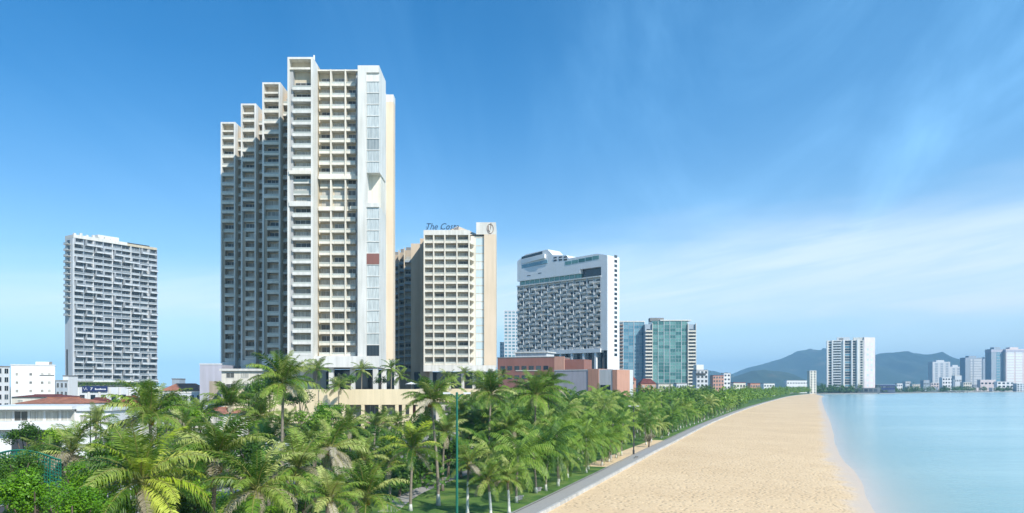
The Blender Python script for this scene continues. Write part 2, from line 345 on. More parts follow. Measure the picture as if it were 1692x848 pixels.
def window_mesh(w, h, glassm='glass_room', frame='window_frame', n_=2, ft=0.07):
    """framed window standing 0.10 m proud of y = 0"""
    def f():
        m = MB(); m.box(0, w, -0.10, 0, 0, ft).box(0, w, -0.10, 0, h-ft, h).box(0, ft, -0.10, 0, ft, h-ft).box(w-ft, w, -0.10, 0, ft, h-ft)
        for k in range(1, n_): m.box(w*k/n_-ft/2, w*k/n_+ft/2, -0.09, 0, ft, h-ft)
        m.quad((ft, -0.03, ft), (w-ft, -0.03, ft), (w-ft, -0.03, h-ft), (ft, -0.03, h-ft), 1)
        return m.mesh('window', [frame, glassm])
    return cached(('win', round(w, 2), round(h, 2), glassm, frame, n_, ft), f)
def balcony_mesh(w, d, up=0.5, rail=1.05, slab=0.25, mat='white_paint', railm='glass_rail'):
    """slab from y = 0 (front) to y = d, upstand in front and a glazed rail on top of it"""
    def f():
        m = MB(); m.box(0, w, 0.14, d, -slab, 0); m.box(0, w, 0, 0.14, -slab, up)
        if rail > up:
            m.box(0, w, 0.05, 0.08, up, rail, 1); m.box(0, w, 0.03, 0.11, rail, rail+0.06, 2)
        return m.mesh('balcony', [mat, railm, 'window_frame'])
    return cached(('bal', round(w, 2), round(d, 2), up, rail, slab, mat, railm), f)

def box_balcony(w, d, h):
    """white box round a balcony: slab, upstand and one side wall"""
    def f():
        m = MB(); m.box(0.14, w, 0.14, d, -0.22, 0); m.box(0, w, 0, 0.14, -0.22, 0.42); m.box(0, 0.14, 0.14, d, -0.22, h-0.3)
        m.box(0.02, w-0.02, 0.05, 0.08, 0.42, 1.0, 1); return m.mesh('balcony', ['pale_grey', 'glass_railing'])
    return cached(('boxbal', round(w, 2), d, h), f)
R = random.Random(7)
def column(b, x0, x1, yf, z0, n_, fh, depth=1.8, mat='white_paint', up=0.5, rail=1.05, glassm='glass_room', skip=(), notch=(), wn_=3, railm='glass_rail', slab=0.25, frame='window_frame'):
    """one stack of balconies: at every floor a balcony in front and a window wall behind"""
    w = x1 - x0
    for k in range(n_):
        if k in skip: continue
        z = z0 + k * fh; y = yf + (1.2 if k in notch else 0)
        b.put('balcony', balcony_mesh(w, yf + depth - y, 0.1 if k in notch else up, rail, slab, mat, railm), x0, y, z)
        ww = w * 0.86
        b.put('window', window_mesh(ww, fh - 0.75, glassm, frame, wn_), x0 + w*0.07 + R.uniform(-.05, .05)*w, yf + depth - 0.004, z + 0.05)

# ------------------------------------------------------------------ the land, the beach, the sea
KP = [(-70, -140), (-36, -30), (-18, 25), (3.2, 86), (12.0, 112), (22.1, 142), (38.5, 190), (87, 328), (172, 552), (335, 958), (430, 1170), (515, 1343)]
WP = [(-24, -140), (2, -30), (21, 25), (40.6, 86), (49.0, 108), (60.4, 138), (77, 186), (132, 326), (217, 547), (366, 930), (447, 1130), (519, 1345)]
FAR = [(519, 1345), (560, 1380), (668, 1440), (873, 1612), (1010, 1720), (1192, 1832), (1700, 2050), (4000, 2900), (9000, 3600)]
def resample(P, n_):
    """smooth polyline (Catmull-Rom), n_ points per span"""
    out = []
    for i in range(len(P)-1):
        p0, p1, p2, p3 = (Vector(P[max(0, min(len(P)-1, i+k))]) for k in (-1, 0, 1, 2))
        for j in range(n_):
            t_ = j/n_; out.append(0.5*((2*p1) + (p2-p0)*t_ + (2*p0-5*p1+4*p2-p3)*t_*t_ + (3*p1-p0-3*p2+p3)*t_**3))
    out.append(Vector(P[-1])); return out
KS, WS = resample(KP, 8), resample(WP, 8)
def left_normal(P, i):
    d = (P[min(i+1, len(P)-1)] - P[max(i-1, 0)]).normalized(); return Vector((-d.y, d.x))
def strip(P, o0, o1, z0, z1=None):
    """ribbon along P between two offsets to its left"""
    m = MB(); z1 = z0 if z1 is None else z1
    for i in range(len(P)-1):
        n0, n1 = left_normal(P, i), left_normal(P, i+1)
        a, b_, c, d = P[i]+n0*o0, P[i]+n0*o1, P[i+1]+n1*o1, P[i+1]+n1*o0
        m.quad((a.x, a.y, z0), (d.x, d.y, z0), (c.x, c.y, z1), (b_.x, b_.y, z1))
    return m
def kerbX(Y):
    for a, b_ in zip(KS, KS[1:]):
        if a.y <= Y <= b_.y: return a.x + (b_.x-a.x)*(Y-a.y)/(b_.y-a.y)
    return KS[-1].x
land = [(-9000, -140)] + [(p.x, p.y) for p in KS] + [p for p in FAR[1:]] + [(9000, 13000), (-9000, 13000)]
bm = bmesh.new(); vs = [bm.verts.new((x, y, -0.012)) for x, y in land]; fc = bm.faces.new(vs); bmesh.ops.triangulate(bm, faces=[fc])
me = bpy.data.meshes.new('ground'); bm.to_mesh(me); bm.free(); me.materials.append(M['soil']); struct('ground', me)
# far quay: the land's edge drops to the water
m = MB()
for (a, b_) in zip(FAR, FAR[1:]): m.quad((a[0], a[1], -7), (b_[0], b_[1], -7), (b_[0], b_[1], -0.02), (a[0], a[1], -0.02))
struct('quay', m.mesh('quay', 'concrete'))
# beach: dry sand from the sea wall down to the water and on below it
m = MB(); rows = []
PROF = [(0.0, -0.25), (0.12, -0.32), (0.35, -0.55), (0.6, -0.86), (0.8, -1.10), (0.92, -1.34), (1.0, -1.5), (1.12, -1.72), (1.3, -1.95), (1.7, -2.35), (2.6, -2.9), (4.5, -3.6), (9.0, -4.8), (24.0, -6.9)]
for i in range(len(KS)):
    k, w_ = KS[i], WS[i]; row = []
    for f_, z_ in PROF:
        p = k + (w_-k)*f_ if f_ <= 1 else w_ + (w_-k).normalized()*max((w_-k).length, 45)*(f_-1)
        if 0 < f_ < 1: z_ += 0.10*noise.noise((p.x*0.05, p.y*0.05, 0)); 
        if 0.85 < f_ < 1.2: p = p + (w_-k).normalized()*0.6*noise.noise((p.y*0.05, 3.0, 0))
        row.append((p.x, p.y, z_))
    rows.append(row)
for a, b_ in zip(rows, rows[1:]):
    for j in range(len(PROF)-1): m.quad(a[j], a[j+1], b_[j+1], b_[j])
bme = m.mesh('beach', 'sand', True)
bm = bmesh.new(); bm.from_mesh(bme); bmesh.ops.remove_doubles(bm, verts=bm.verts, dist=0.001); bm.to_mesh(bme); bm.free()
struct('beach', bme)
struct('seabed', MB().quad((-400, -140, -7.0), (9500, -140, -7.0), (9500, 4200, -7.0), (-400, 4200, -7.0)).mesh('seabed', 'sand'))
m = MB(); col_ = []; SO = [-9, -3, 0, 2, 4, 7, 11, 16, 24, 36, 60, 110, 300, 9000]; sd_ = Vector((0.93, -0.36))
for i in range(len(WS)):
    for o_ in SO:
        p = WS[i]+sd_*o_ if o_ < 200 else WS[i]+Vector((1.0, 0.0))*o_
        m.v.append((p.x, p.y, -1.5)); col_.append(1-math.exp(-max(0.0, o_)/16.0))
ns = len(SO)
for i in range(len(WS)-1):
    for j in range(ns-1): m.f.append((i*ns+j, i*ns+j+1, (i+1)*ns+j+1, (i+1)*ns+j)); m.mi.append(0)
last = [(len(WS)-1)*ns+j for j in range(ns)]; b0 = len(m.v)
for q, p in enumerate(FAR[1:]): m.v.append((p[0], p[1]+3, -1.5)); col_.append(1.0)
m.f.append(tuple(last[2:])+tuple(b0+q for q in reversed(range(len(FAR)-1)))); m.mi.append(0)
sea_me = m.mesh('sea', 'sea_water'); atr = sea_me.attributes.new('column', 'FLOAT', 'POINT'); atr.data.foreach_set('value', col_)
struct('sea', sea_me)
# promenade, white edging wall, lawn, road
struct('promenade', strip(KS, 0.36, 2.9, 0.012).mesh('promenade', 'paving'))
m = strip(KS, 0.34, 0.0, 0.16); m2 = strip(KS, 0.0, -0.06, 0.16, -0.6); m3 = strip(KS, 0.40, 0.34, 0.0, 0.16)
for mm in (m2, m3):
    o_ = len(m.v); m.v += mm.v; m.f += [tuple(i+o_ for i in q) for q in mm.f]; m.mi += mm.mi
struct('seawall_kerb', m.mesh('seawall_kerb', 'stone_white'))
struct('lawn', strip(KS, 3.2, 40.0, 0.004).mesh('lawn', 'grass_turf'))
struct('lawn_kerb', strip(KS, 2.9, 3.2, 0.08).mesh('lawn_kerb', 'concrete'))
struct('pavement', strip(KS, 40.0, 46.0, 0.10).mesh('pavement', 'paving'))
struct('road', strip(KS, 46.0, 60.0, 0.008).mesh('road', 'asphalt'))
m = MB()
for i in range(10, len(KS)-12):
    n_ = left_normal(KS, i); a = KS[i]+n_*52.9; d = (KS[i+1]-KS[i]).normalized(); L = (KS[i+1]-KS[i]).length
    for q in range(int(L/6)):
        p = a + d*q*6; u = n_*0.15; m.quad((p.x-u.x, p.y-u.y, 0.014), (p.x+d.x*2.5-u.x, p.y+d.y*2.5-u.y, 0.014), (p.x+d.x*2.5+u.x, p.y+d.y*2.5+u.y, 0.014), (p.x+u.x, p.y+u.y, 0.014))
struct('road_marking', m.mesh('road_marking', 'sign_white'))
struct('hotel_pavement', strip(KS, 60.0, 66.0, 0.10).mesh('hotel_pavement', 'paving'))
pth = resample([on(640, 846).xy, on(690, 812).xy, on(790, 775).xy, on(880, 752).xy, on(960, 735).xy], 6)
struct('garden_path', strip(pth, -1.1, 1.1, 0.010).mesh('garden_path', 'paving'))
clr = resample([on(1010, 772).xy, on(1075, 743).xy, on(1110, 728).xy], 5)
struct('sandy_clearing', strip(clr, -0.2, 5.0, 0.011).mesh('sandy_clearing', 'sand'))

# hills across the bay
def ridge(name, pts, Y, depth, seed, amp=0.10):
    P = []
    for a, b_ in zip(pts, pts[1:]):
        for j in range(10): t_ = j/10; P.append((a[0]+(b_[0]-a[0])*t_, a[1]+(b_[1]-a[1])*t_))
    P.append(pts[-1]); m = MB(); NR = 14; rows = []
    for px, py in P:
        row = []; h = max(1.0, Z(py, Y))
        for r in range(NR+1):
            s = (r/NR*2-1); prof = (1-abs(s))**0.85
            yy = Y + s*depth*0.5; n_ = noise.fractal((px*0.03+seed, s*3.0, seed), 1.0, 2.0, 5)
            g = 0.0 if r in (0, NR) else 1.0
            row.append((X(px, Y) + n_*depth*0.012*g, yy + n_*depth*0.02*g, h*prof*(1 + (amp*n_*3 if abs(s) > 0.05 else amp*0.5*n_)) - (3 if not g else 0)))
        rows.append(row)
    for a, b_ in zip(rows, rows[1:]):
        for r in range(NR): m.quad(a[r], b_[r], b_[r+1], a[r+1])
    me = m.mesh(name, 'forest_hill', True)
    bm = bmesh.new(); bm.from_mesh(me); bmesh.ops.remove_doubles(bm, verts=bm.verts, dist=0.01); bm.to_mesh(me); bm.free()
    struct(name, me)
ridge('mountain', [(1185, 634), (1205, 620), (1235, 608), (1262, 601), (1290, 592), (1315, 583), (1338, 577), (1352, 580), (1372, 578), (1395, 588), (1420, 594), (1440, 588), (1462, 583), (1480, 582), (1500, 579), (1518, 584), (1540, 588), (1562, 594), (1585, 600), (1625, 603), (1660, 608), (1700, 612), (1760, 622), (1830, 634)], 6800, 2600, 3.3)
ridge('near_hill', [(1190, 635), (1215, 622), (1240, 614), (1265, 611), (1290, 613), (1312, 619), (1330, 628), (1345, 635)], 4200, 900, 9.1)
ridge('far_hill', [(1100, 634), (1140, 618), (1165, 610), (1180, 613), (1200, 620), (1230, 632)], 5400, 1200, 5.7)

# ------------------------------------------------------------------ tall stepped hotel tower
FH = 3.42; Z0 = 23.0; NF = 25
T = B('hotel_tower', 'tallest tower, cream and white with stepped balcony bays and a glazed corner', 'tower', (0, 0, 0))
bays = [(-66.4, -58.9, 232.6), (-80.0, -74.2, 252.0), (-93.4, -88.2, 271.0), (-107.4, -102.0, 290.0)]
ZT = Z0 + NF*FH                                             # 108.5
for i, (x0, x1, yf) in enumerate(bays):
    up = 0.55 if i == 0 else 0.5
    right = -46.0 if i == 0 else bays[i-1][0]
    # side fins, top frame
    T.box('fin', 'white_paint', x0, x0+0.55, yf, yf+2.6, Z0-3.6, ZT+2.6)
    T.box('fin', 'white_paint', x1-0.55, x1, yf, yf+(6.0 if i == 0 else 2.6), Z0-3.6, ZT+2.6)
    T.box('top_frame', 'white_paint', x0+0.55, x1-0.55, yf+0.003, yf+2.6, ZT+2.0, ZT+2.597)
    T.box('roof_slab', 'cream_paint', x0+0.55, x1-0.55, yf+0.4, yf+2.6, ZT-0.9, ZT-0.3)
    inner = 1.4 if i == 0 else 0.0
    if i == 0: T.box('reveal_wall', 'grey_paint', x0+0.55, x0+1.45, yf+0.9, yf+2.6, Z0, ZT-0.9)  # grey colour carries the shade of the inner recess
    if i == 0: column(T, x0+1.45, x1-0.55, yf+0.02, Z0, NF-1, FH, 2.55, up=up, rail=1.0, notch=(13, 14, 15), wn_=3)
    else:
        T.box('reveal_wall', 'taupe_shade_wall', x0+0.55, x0+1.5, yf+0.5, yf+2.6, Z0, Z0+13*FH-0.3)
        column(T, x0+1.5, x1-0.55, yf+0.02, Z0, 13, FH, 2.55, up=up, rail=1.0, wn_=2, mat='cream_paint')
        column(T, x0+0.55, x1-0.55, yf+0.02, Z0+13*FH, NF-13, FH, 2.55, up=up, rail=1.0, notch=(0, 1), wn_=3, mat='cream_paint')
    T.box('wall', 'ochre_wall' if i == 0 else 'beige_wall', x0+0.002, x1-0.002, yf+2.602, yf+24, Z0-3.6, ZT+2.58)
    T.box('base_band', 'white_paint', x0+0.552, x1-0.552, yf+0.05, yf+2.55, Z0-3.4, Z0-0.30)
    if i:
        # recessed stack between this bay and the next one to the right
        T.box('wall', 'taupe_shade_wall', x1+0.002, right+2.0, yf+5.2, yf+24.2, Z0-3.59, ZT+0.9)  # taupe puts the shade of the recess into the wall colour
        column(T, x1+0.01, x1+4.2, yf+3.0, Z0, NF, FH, 2.2, up=0.35, rail=1.0, wn_=2)
        T.box('base_band', 'white_paint', x1+0.004, x1+8.5, yf+3.1, yf+5.19, Z0-3.4, Z0-0.30)
# soffits where the upper floors jut out over the set-back floors
T.box('soffit', 'cream_paint', -65.8, -59.5, 232.1, 235.1, Z0+16*FH-1.3, Z0+16*FH-0.26)
T.box('break_frame', 'white_paint', -65.8, -59.5, 232.2, 233.6, Z0+13*FH-0.5, Z0+13*FH+0.9)
# main front with three stacks
yf = 238.5
T.box('wall', 'ochre_wall', -59.0, -44.0, yf+2.2, yf+24, Z0-3.6, ZT+1.2)
for a, c, w3 in ((-58.5, -55.1, 2), (-54.65, -50.7, 3), (-50.25, -47.5, 2)):
    column(T, a, c, yf, Z0, NF, FH, 2.196, up=0.45, rail=0.95, notch=(13, 14, 15), wn_=w3, mat='cream_paint')
for xx in (-54.88, -50.48): T.box('fin', 'cream_paint', xx-0.2, xx+0.2, yf-0.25, yf+2.19, Z0-0.3, ZT+1.25)
T.box('fin', 'grey_paint', -47.48, -46.02, yf+0.9, yf+2.19, Z0-0.3, ZT+0.8)  # blank wall; its grey stands for the shadow of the white corner
T.box('top_frame', 'cream_paint', -58.88, -46.02, yf-0.1, yf+2.19, ZT+0.8, ZT+1.22)
T.box('soffit', 'cream_paint', -58.6, -46.05, yf-0.5, yf+1.3, Z0+16*FH-1.25, Z0+16*FH-0.26)
T.box('break_frame', 'cream_paint', -58.6, -50.9, yf-0.35, yf+1.1, Z0+13*FH-0.5, Z0+13*FH+0.75)
T.box('fin', 'cream_paint', -49.0, -46.05, yf-0.3, yf+1.0, Z0+13*FH, Z0+13*FH+0.9)
# white corner with the glazed strip
yc = 234.5
T.box('corner_wall', 'white_paint', -46.0, -43.4, yc, yc+12.5, Z0-3.6, ZT+0.9)
T.box('corner_wall', 'white_paint', -43.4, -39.62, yc+0.5, yc+12.5, Z0-3.6, Z0+13*FH)
T.box('corner_wall', 'cream_paint', -43.4, -39.9, yc+4.5, yc+12.5, Z0+13*FH, Z0+16*FH)
T.box('corner_wall', 'white_paint', -43.4, -39.62, yc+0.5, yc+12.5, Z0+16*FH, ZT+0.9)
T.box('top_frame', 'white_paint', -43.4, -39.6, yc-0.002, yc+0.5, ZT-1.2, ZT+0.9)
T.box('garden_parapet', 'white_paint', -43.4, -39.6, yc-0.002, yc+0.4, Z0+13*FH-0.3, Z0+13*FH+1.0)
pane = lambda: window_mesh(3.70, FH-0.22, 'glass_column', 'window_frame', 4, 0.06)
sidep = lambda: window_mesh(3.0, FH-0.22, 'glass_column', 'window_frame', 3, 0.06)
for k in range(NF):
    if k in (13, 14, 15): continue
    z = Z0 + k*FH - 0.2
    if k == NF-1: continue
    if k == 8: T.box('red_panel', 'red_panel', -43.38, -39.62, yc+0.2, yc+0.497, z, z+FH-0.25)
    elif k == 0: T.put('pane', window_mesh(3.70, FH-0.22, 'glass_dark', 'dark_frame', 4, 0.06), -43.36, yc+0.497, z)
    else: T.put('pane', pane(), -43.36, yc+0.497, z)
    T.box('spandrel', 'white_paint', -43.4, -39.62, yc+0.28, yc+0.498, z+FH-0.215, z+FH-0.005)
T.box('corner_wall', 'white_paint', -43.4, -39.6, yc-0.001, yc+0.499, Z0-3.58, Z0-0.24)
T.box('side_wall', 'white_paint', -45.5, -41.2, 247.0, 258, Z0-3.6, ZT+0.9)
T.box('side_wall', 'tan_cladding', -46, -38.9, 258.0, 262, Z0-0.6, ZT-1.5)
T.box('side_wall', 'white_paint', -46.01, -38.88, 257.98, 262.02, ZT-1.5, ZT+0.9)
T.box('side_wall', 'white_paint', -46, -38.9, 258.003, 262, Z0-3.6, Z0-0.6)
for k in range(2, NF, 3): T.box('joint', 'beige_wall', -46, -38.885, 257.985, 262, Z0+k*FH, Z0+k*FH+0.06)
T.box('antenna', 'white_paint', -59.6, -59.2, 236.0, 236.4, ZT+2.6, ZT+4.6)
T.box('base_band', 'white_paint', -58.9, -43.38, 234.0, 240.7, Z0-3.6, Z0-0.28)
T.box('base_band', 'white_paint', -66.3, -59.4, 233.0, 256.0, Z0-3.62, Z0-3.4)
# legs of the tower on the podium terrace
for px, yy in ((547, 235.5), (582, 237.5), (620, 235.0), (634, 246), (655, 262), (500, 240), (466, 252), (430, 262)):
    T.box('pillar', 'white_paint', X(px, yy)-0.7, X(px, yy)+0.7, yy, yy+1.4, 12.2, Z0-3.6)
T.box('lobby_wall', 'glass_dark', -100, -40, 268, 276, 12.2, Z0-3.6)

# podium in front of the tower
P1 = B('hotel_podium', 'cream podium with a band of tall windows below the tallest tower', 'building', (-75, 205, 0), radians(4))
P1.box('wall', 'yellow_cream', 24.3, 50.4, 0, 0.5, 8.9, 13.0)
P1.box('wall', 'yellow_cream', 0, 24.3, 0.4, 0.9, 4, 13.0)
P1.box('wall', 'yellow_cream', 24.3, 49.6, 0.1, 0.5, 4.4, 5.6)
P1.box('back_wall', 'brick_red', 24.3, 49.6, 2.6, 30, 0, 8.9)  # brick red stands in for the awning shade above the windows
P1.box('terrace', 'concrete', 0.1, 50.3, 0.9, 62, 11.6, 12.2)
for px in (545.6, 565, 597, 626, 653.5, 665, 677):
    x = X(px, 205) + 75; P1.box('pier', 'yellow_cream', x-0.45, x+0.45, 0.05, 0.9, 0, 8.9)
ox = [X(p, 205)+75 for p in (525, 545.6, 565, 597, 626, 653.5, 665, 677)]
for a, c in zip(ox, ox[1:]):
    if c-a > 1.2:
        P1.put('window', window_mesh(c-a-0.9, 3.2, 'glass_room', 'window_frame', 3), a+0.45, 2.58, 5.65)
        P1.put('window', window_mesh(c-a-0.9, 3.6, 'glass_dark', 'window_frame', 3), a+0.45, 2.58, 0.4)
P1.box('side_wall', 'yellow_cream', 49.6, 50.4, 0.5, 40, 4.4, 13.0)

# ------------------------------------------------------------------ second hotel with the script sign
H2 = B('sign_hotel', 'cream hotel block with script sign on its roof, between the two tallest towers', 'building', (0, 0, 0))
Y2 = 309.0; N2 = 16; F2 = 3.20; ZB = 20.0
xs = [X(p, Y2) for p in (701, 716.5, 735, 755, 775)]
ZR = ZB + 2.2 + N2*F2
H2.box('wall', 'beige_wall', xs[0], xs[-1], Y2+2.2, Y2+20, ZB, ZR+0.1)
for k, (a, c) in enumerate(zip(xs, xs[1:])):
    column(H2, a+0.25, c-0.25, Y2+0.1, ZB+2.2, N2, F2, 2.09, up=0.5, rail=1.0, mat='cream_paint', wn_=2)
for k, x in enumerate(xs): H2.box('fin', 'cream_paint', x-0.25, x+0.25, Y2-0.1, Y2+2.19, ZB+1.9, ZR+0.05)
H2.box('top_frame', 'white_paint', xs[0]-0.27, xs[-1]+0.27, Y2-0.15, Y2+3, ZR-0.3, ZR+1.6)
H2.box('base_band', 'white_paint', xs[0]-0.27, -6.4, Y2-0.14, Y2+2.6, ZB-0.5, ZB+1.9)
# angled balconies and the glass strip, tan tower with the crest
for k in range(N2):
    z = ZB+2.2+k*F2
    m = cached('angled_balcony', lambda: MB().prism([(0, 0), (1.7, 5.4), (0, 5.4)], -0.25, 0.75).mesh('angled_balcony', 'cream_paint'))
    H2.put('balcony', m, xs[-1]+0.26, Y2, z)
    H2.put('pane', window_mesh(3.3, F2-0.3, 'glass_pale', 'window_frame', 3, 0.08), X(786.5, Y2+6), Y2+5.99, z-0.1)
H2.box('wall', 'cream_paint', xs[-1]+0.26, X(800, Y2+6), Y2+6, Y2+20, ZB-0.5, ZR+0.4)
H2.box('side_tower', 'tan_cladding', X(800, 315), X(819.5, 315), 314, 332, ZB+1.4, ZR+0.9)
H2.box('side_tower', 'white_paint', X(787, 315), X(819.5, 315)+0.02, 313.98, 332.02, ZR+0.9, ZR+5.7)
crest = MB()
for rr_ in range(28):
    a0, a1 = 2*pi*rr_/28, 2*pi*(rr_+1)/28
    for (ra, rb, rw) in ((1.35, 1.9, 0.28),):
        p = [((ra)*cos(a)*s_, (rb)*sin(a)*s_) for a in (a0, a1) for s_ in (1.0, 0.88)]
        crest.quad((p[0][0], 0, p[0][1]), (p[2][0], 0, p[2][1]), (p[3][0], 0, p[3][1]), (p[1][0], 0, p[1][1]))
crest.tube([(-0.7, 0, 1.1), (-0.75, 0, -0.3), (-0.25, 0, -1.2), (0.15, 0, 0.2), (0.35, 0, 2.3)], [0.10, 0.14, 0.14, 0.10, 0.07], 6)
H2.put('crest', crest.mesh('crest', 'brown_wall'), X(810, 313.8), 313.8, ZR+3.1, 0, (1, 1, 1.05))
# left returns and the receding wing; its shade is put into taupe and blue-grey
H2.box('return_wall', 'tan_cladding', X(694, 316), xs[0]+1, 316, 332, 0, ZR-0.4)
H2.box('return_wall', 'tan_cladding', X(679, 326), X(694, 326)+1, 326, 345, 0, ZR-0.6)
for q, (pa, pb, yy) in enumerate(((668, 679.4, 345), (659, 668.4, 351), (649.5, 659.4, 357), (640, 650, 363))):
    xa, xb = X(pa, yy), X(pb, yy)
    H2.box('wall', 'taupe_shade_wall', xa, xb, yy+1.8, yy+22, 12, ZR+0.2)
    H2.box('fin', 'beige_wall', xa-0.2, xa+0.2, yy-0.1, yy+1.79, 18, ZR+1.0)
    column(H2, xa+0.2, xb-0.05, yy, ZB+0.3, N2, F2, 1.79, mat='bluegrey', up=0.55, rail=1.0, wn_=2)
    H2.box('roof_tank', 'roof_grey', xa+0.4, xb-0.6, yy+3, yy+6, ZR+0.2, ZR+1.7+0.3*(q % 2))
roofm = MB(); ra, rb = X(752, 322), X(793, 322)
for pa in ((0,),):
    pk = (X(757, 325), 325, ZR+6.4); c1, c2, c3, c4 = (ra-6, 316, ZR+1.0), (rb, 316, ZR+1.0), (rb, 334, ZR+1.0), (ra-6, 334, ZR+1.0)
    roofm.tri(c1, c2, pk).tri(c2, c3, pk).tri(c3, c4, pk).tri(c4, c1, pk)
H2.mesh('hip_roof', roofm, 'beige_wall')
for px in (712, 742, 765, 783, 800, 815):
    yy = 311 + (px % 5); H2.box('pillar', 'white_paint', X(px, yy)-0.6, X(px, yy)+0.6, yy, yy+1.2, 12.2, ZB-0.5)
H2.box('lobby_wall', 'glass_dark', -40, -6.5, 322, 330, 12.2, ZB-0.5)
# script letters on the roof edge (curves turned into a mesh)
def text_mesh(body, size, mat, shear=0.0, ext=0.06):
    cu = bpy.data.curves.new('lettering', 'FONT'); cu.body = body; cu.size = size; cu.shear = shear; cu.extrude = ext; cu.resolution_u = 3
    o = bpy.data.objects.new('lettering', cu); C.objects.link(o)
    dg = bpy.context.evaluated_depsgraph_get(); me = bpy.data.meshes.new_from_object(o.evaluated_get(dg))
    bpy.data.objects.remove(o); me.materials.clear(); me.materials.append(M[mat]); return me
sg = H2.put('roof_sign', text_mesh('The Costa', 3.5, 'sky_blue_letters', 0.35, 0.12), X(702, Y2), Y2+0.2, ZR+1.9)
sg.rotation_euler = (radians(90), 0, 0)
wsg = sg.data; wid = max(v.co.x for v in wsg.vertices); sg.scale = ((X(758, Y2)-X(702, Y2))/wid, 1, 1)
for px in (704, 716, 728, 740, 752): H2.box('sign_post', 'dark_metal', X(px, Y2), X(px, Y2)+0.12, Y2+0.3, Y2+0.42, ZR+1.6, ZR+3.2)

P2 = B('terrace_block', 'low cream terrace wall below the hotel with the script sign', 'building', (X(690, 262), 262, 0), radians(-3))
P2.box('wall', 'yellow_cream', 6, 46, 0, 0.6, 8.5, 12.9); P2.box('terrace', 'concrete', -4, 46, 0.6, 70, 11.6, 12.2); P2.box('wall', 'cream_paint', 6, 46, 0.8, 1.4, 0, 8.5)
for k in range(6): P2.put('window', window_mesh(3.6, 2.6, 'glass_room'), 9+k*5.2, 0.79, 4.6)

# grey block and white annex at the foot of the wing
G = B('service_block', 'plain grey block against the foot of the tallest tower', 'building', (X(330, 262), 262, 0))
G.box('wall', 'lilac_wall', 0, 7.3, 0, 26, 0, Z(603, 262)); G.box('shadow_panel', 'taupe_shade_wall', 3.2, 7.0, -0.02, 0.2, 8, Z(630, 262)); G.box('parapet', 'pale_grey', -0.1, 7.4, -0.1, 0.4, Z(603, 262), Z(603, 262)+0.5)  # flat panel, the shadow of an opening painted taupe
G2 = B('annex', 'white low annex under the stepped bays, half hidden by palms', 'building', (X(366, 250), 250, 0))
G2.box('wall', 'cream_paint', 0, 29, 0, 30, 0, 18.6); G2.box('roof_slab', 'white_paint', -0.4, 29.4, -0.8, 30, 18.6, 19.3)
for k in range(6):
    for r in range(5): G2.put('window', window_mesh(2.6, 1.7), 1.5+k*4.6, -0.004, 2.0+r*3.6)

# ------------------------------------------------------------------ tower on the left
A, Bc = at(122.5, 640, 430), at(260, 640, 470)
wL = (Bc.xy-A.xy).length; angL = atan2(Bc.y-A.y, Bc.x-A.x)
L = B('balcony_tower', 'grey and white apartment tower with scattered white balconies behind the red roofs', 'tower', (A.x, A.y, 0), angL)
FL = 3.25; ZL0 = 16.8; NL = 24; NC = 9; cw = wL/NC
L.box('wall', 'slate_wall', 0, wL, 1.4, 9.5, 0, ZL0+NL*FL)
L.box('podium', 'pale_grey', -1.5, wL+1.5, -2.0, 20, 0, ZL0-3.8)
for k in range(NC+1):
    zt = ZL0+NL*FL; L.box('fin', 'hull_white' if k % 2 == 0 else 'bluegrey', k*cw-0.18, k*cw+0.18, 0.2+(k % 3)*0.25, 1.39, ZL0, zt)
for k in range(NC):
    for r in range(NL):
        z = ZL0+r*FL; o_ = ((k*5+r*3+(r//4)*2) % 7)
        box_ = o_ in (0, 2, 5)
        if box_: L.put('balcony', box_balcony(cw*0.80, 2.5, FL*0.98), k*cw+(0.12 if (k+r) % 2 else cw*0.19), -1.1, z)
        else: L.put('balcony', balcony_mesh(cw*0.95, 1.39, 0.06, 1.0, 0.24, 'pale_grey', 'glass_railing'), k*cw+0.1, 0.0, z)
        L.put('window', window_mesh(cw*0.80, FL-0.6, 'glass_mid', 'window_frame', 2), k*cw+cw*0.10, 1.396, z+0.04)
for r in range(11, NL):
    L.put('side_balcony', balcony_mesh(5.0, 2.0, 0.3, 1.0, 0.25, 'white_paint'), -1.9, 8.0, ZL0+r*FL, radians(-90))
    L.put('side_window', window_mesh(3.4, FL-0.9, 'glass_dark', 'dark_frame', 2), -0.254, 7.4, ZL0+r*FL, radians(-90))
L.box('side_wall', 'pale_grey', -0.25, 0.0, 1.6, 9.4, ZL0-3.8, ZL0+NL*FL)
zt = ZL0+NL*FL
L.box('parapet', 'white_paint', -0.3, wL*0.62, 0.1, 9.4, zt, zt+1.8); L.box('plant_room', 'white_paint', wL*0.30, wL*0.55, 3, 9, zt+1.8, zt+4.3)
L.box('parapet', 'ochre_wall', wL*0.62, wL, 0.3, 9.4, zt, zt+1.4); L.box('roof_rail', 'dark_metal', wL*0.62, wL*0.9, 0.2, 0.29, zt+1.4, zt+1.9)
for q in range(7): L.box('roof_post', 'white_paint', q*wL*0.07, q*wL*0.07+1.2, 0.3, 1.4, zt+1.8, zt+2.6+0.5*(q % 2))
L.box('terrace_edge', 'white_paint', -1.0, wL+0.6, -0.6, 1.3, ZL0-0.9, ZL0-0.24)
for q in range(8): L.put('window', window_mesh(2.6, 4.6, 'glass_dark', 'dark_frame', 2), 2.0+q*wL/8.3, -2.004, 4.2)
for q in range(8): L.box('pier', 'white_paint', 0.2+q*wL/8.3, 1.4+q*wL/8.3, -2.6, -2.0, 0, ZL0-3.9)
sb = L.box('sign_board', 'navy_sign', 3.0, 17.0, -2.9, -2.62, 10.6, 13.6)
mk = MB(); 
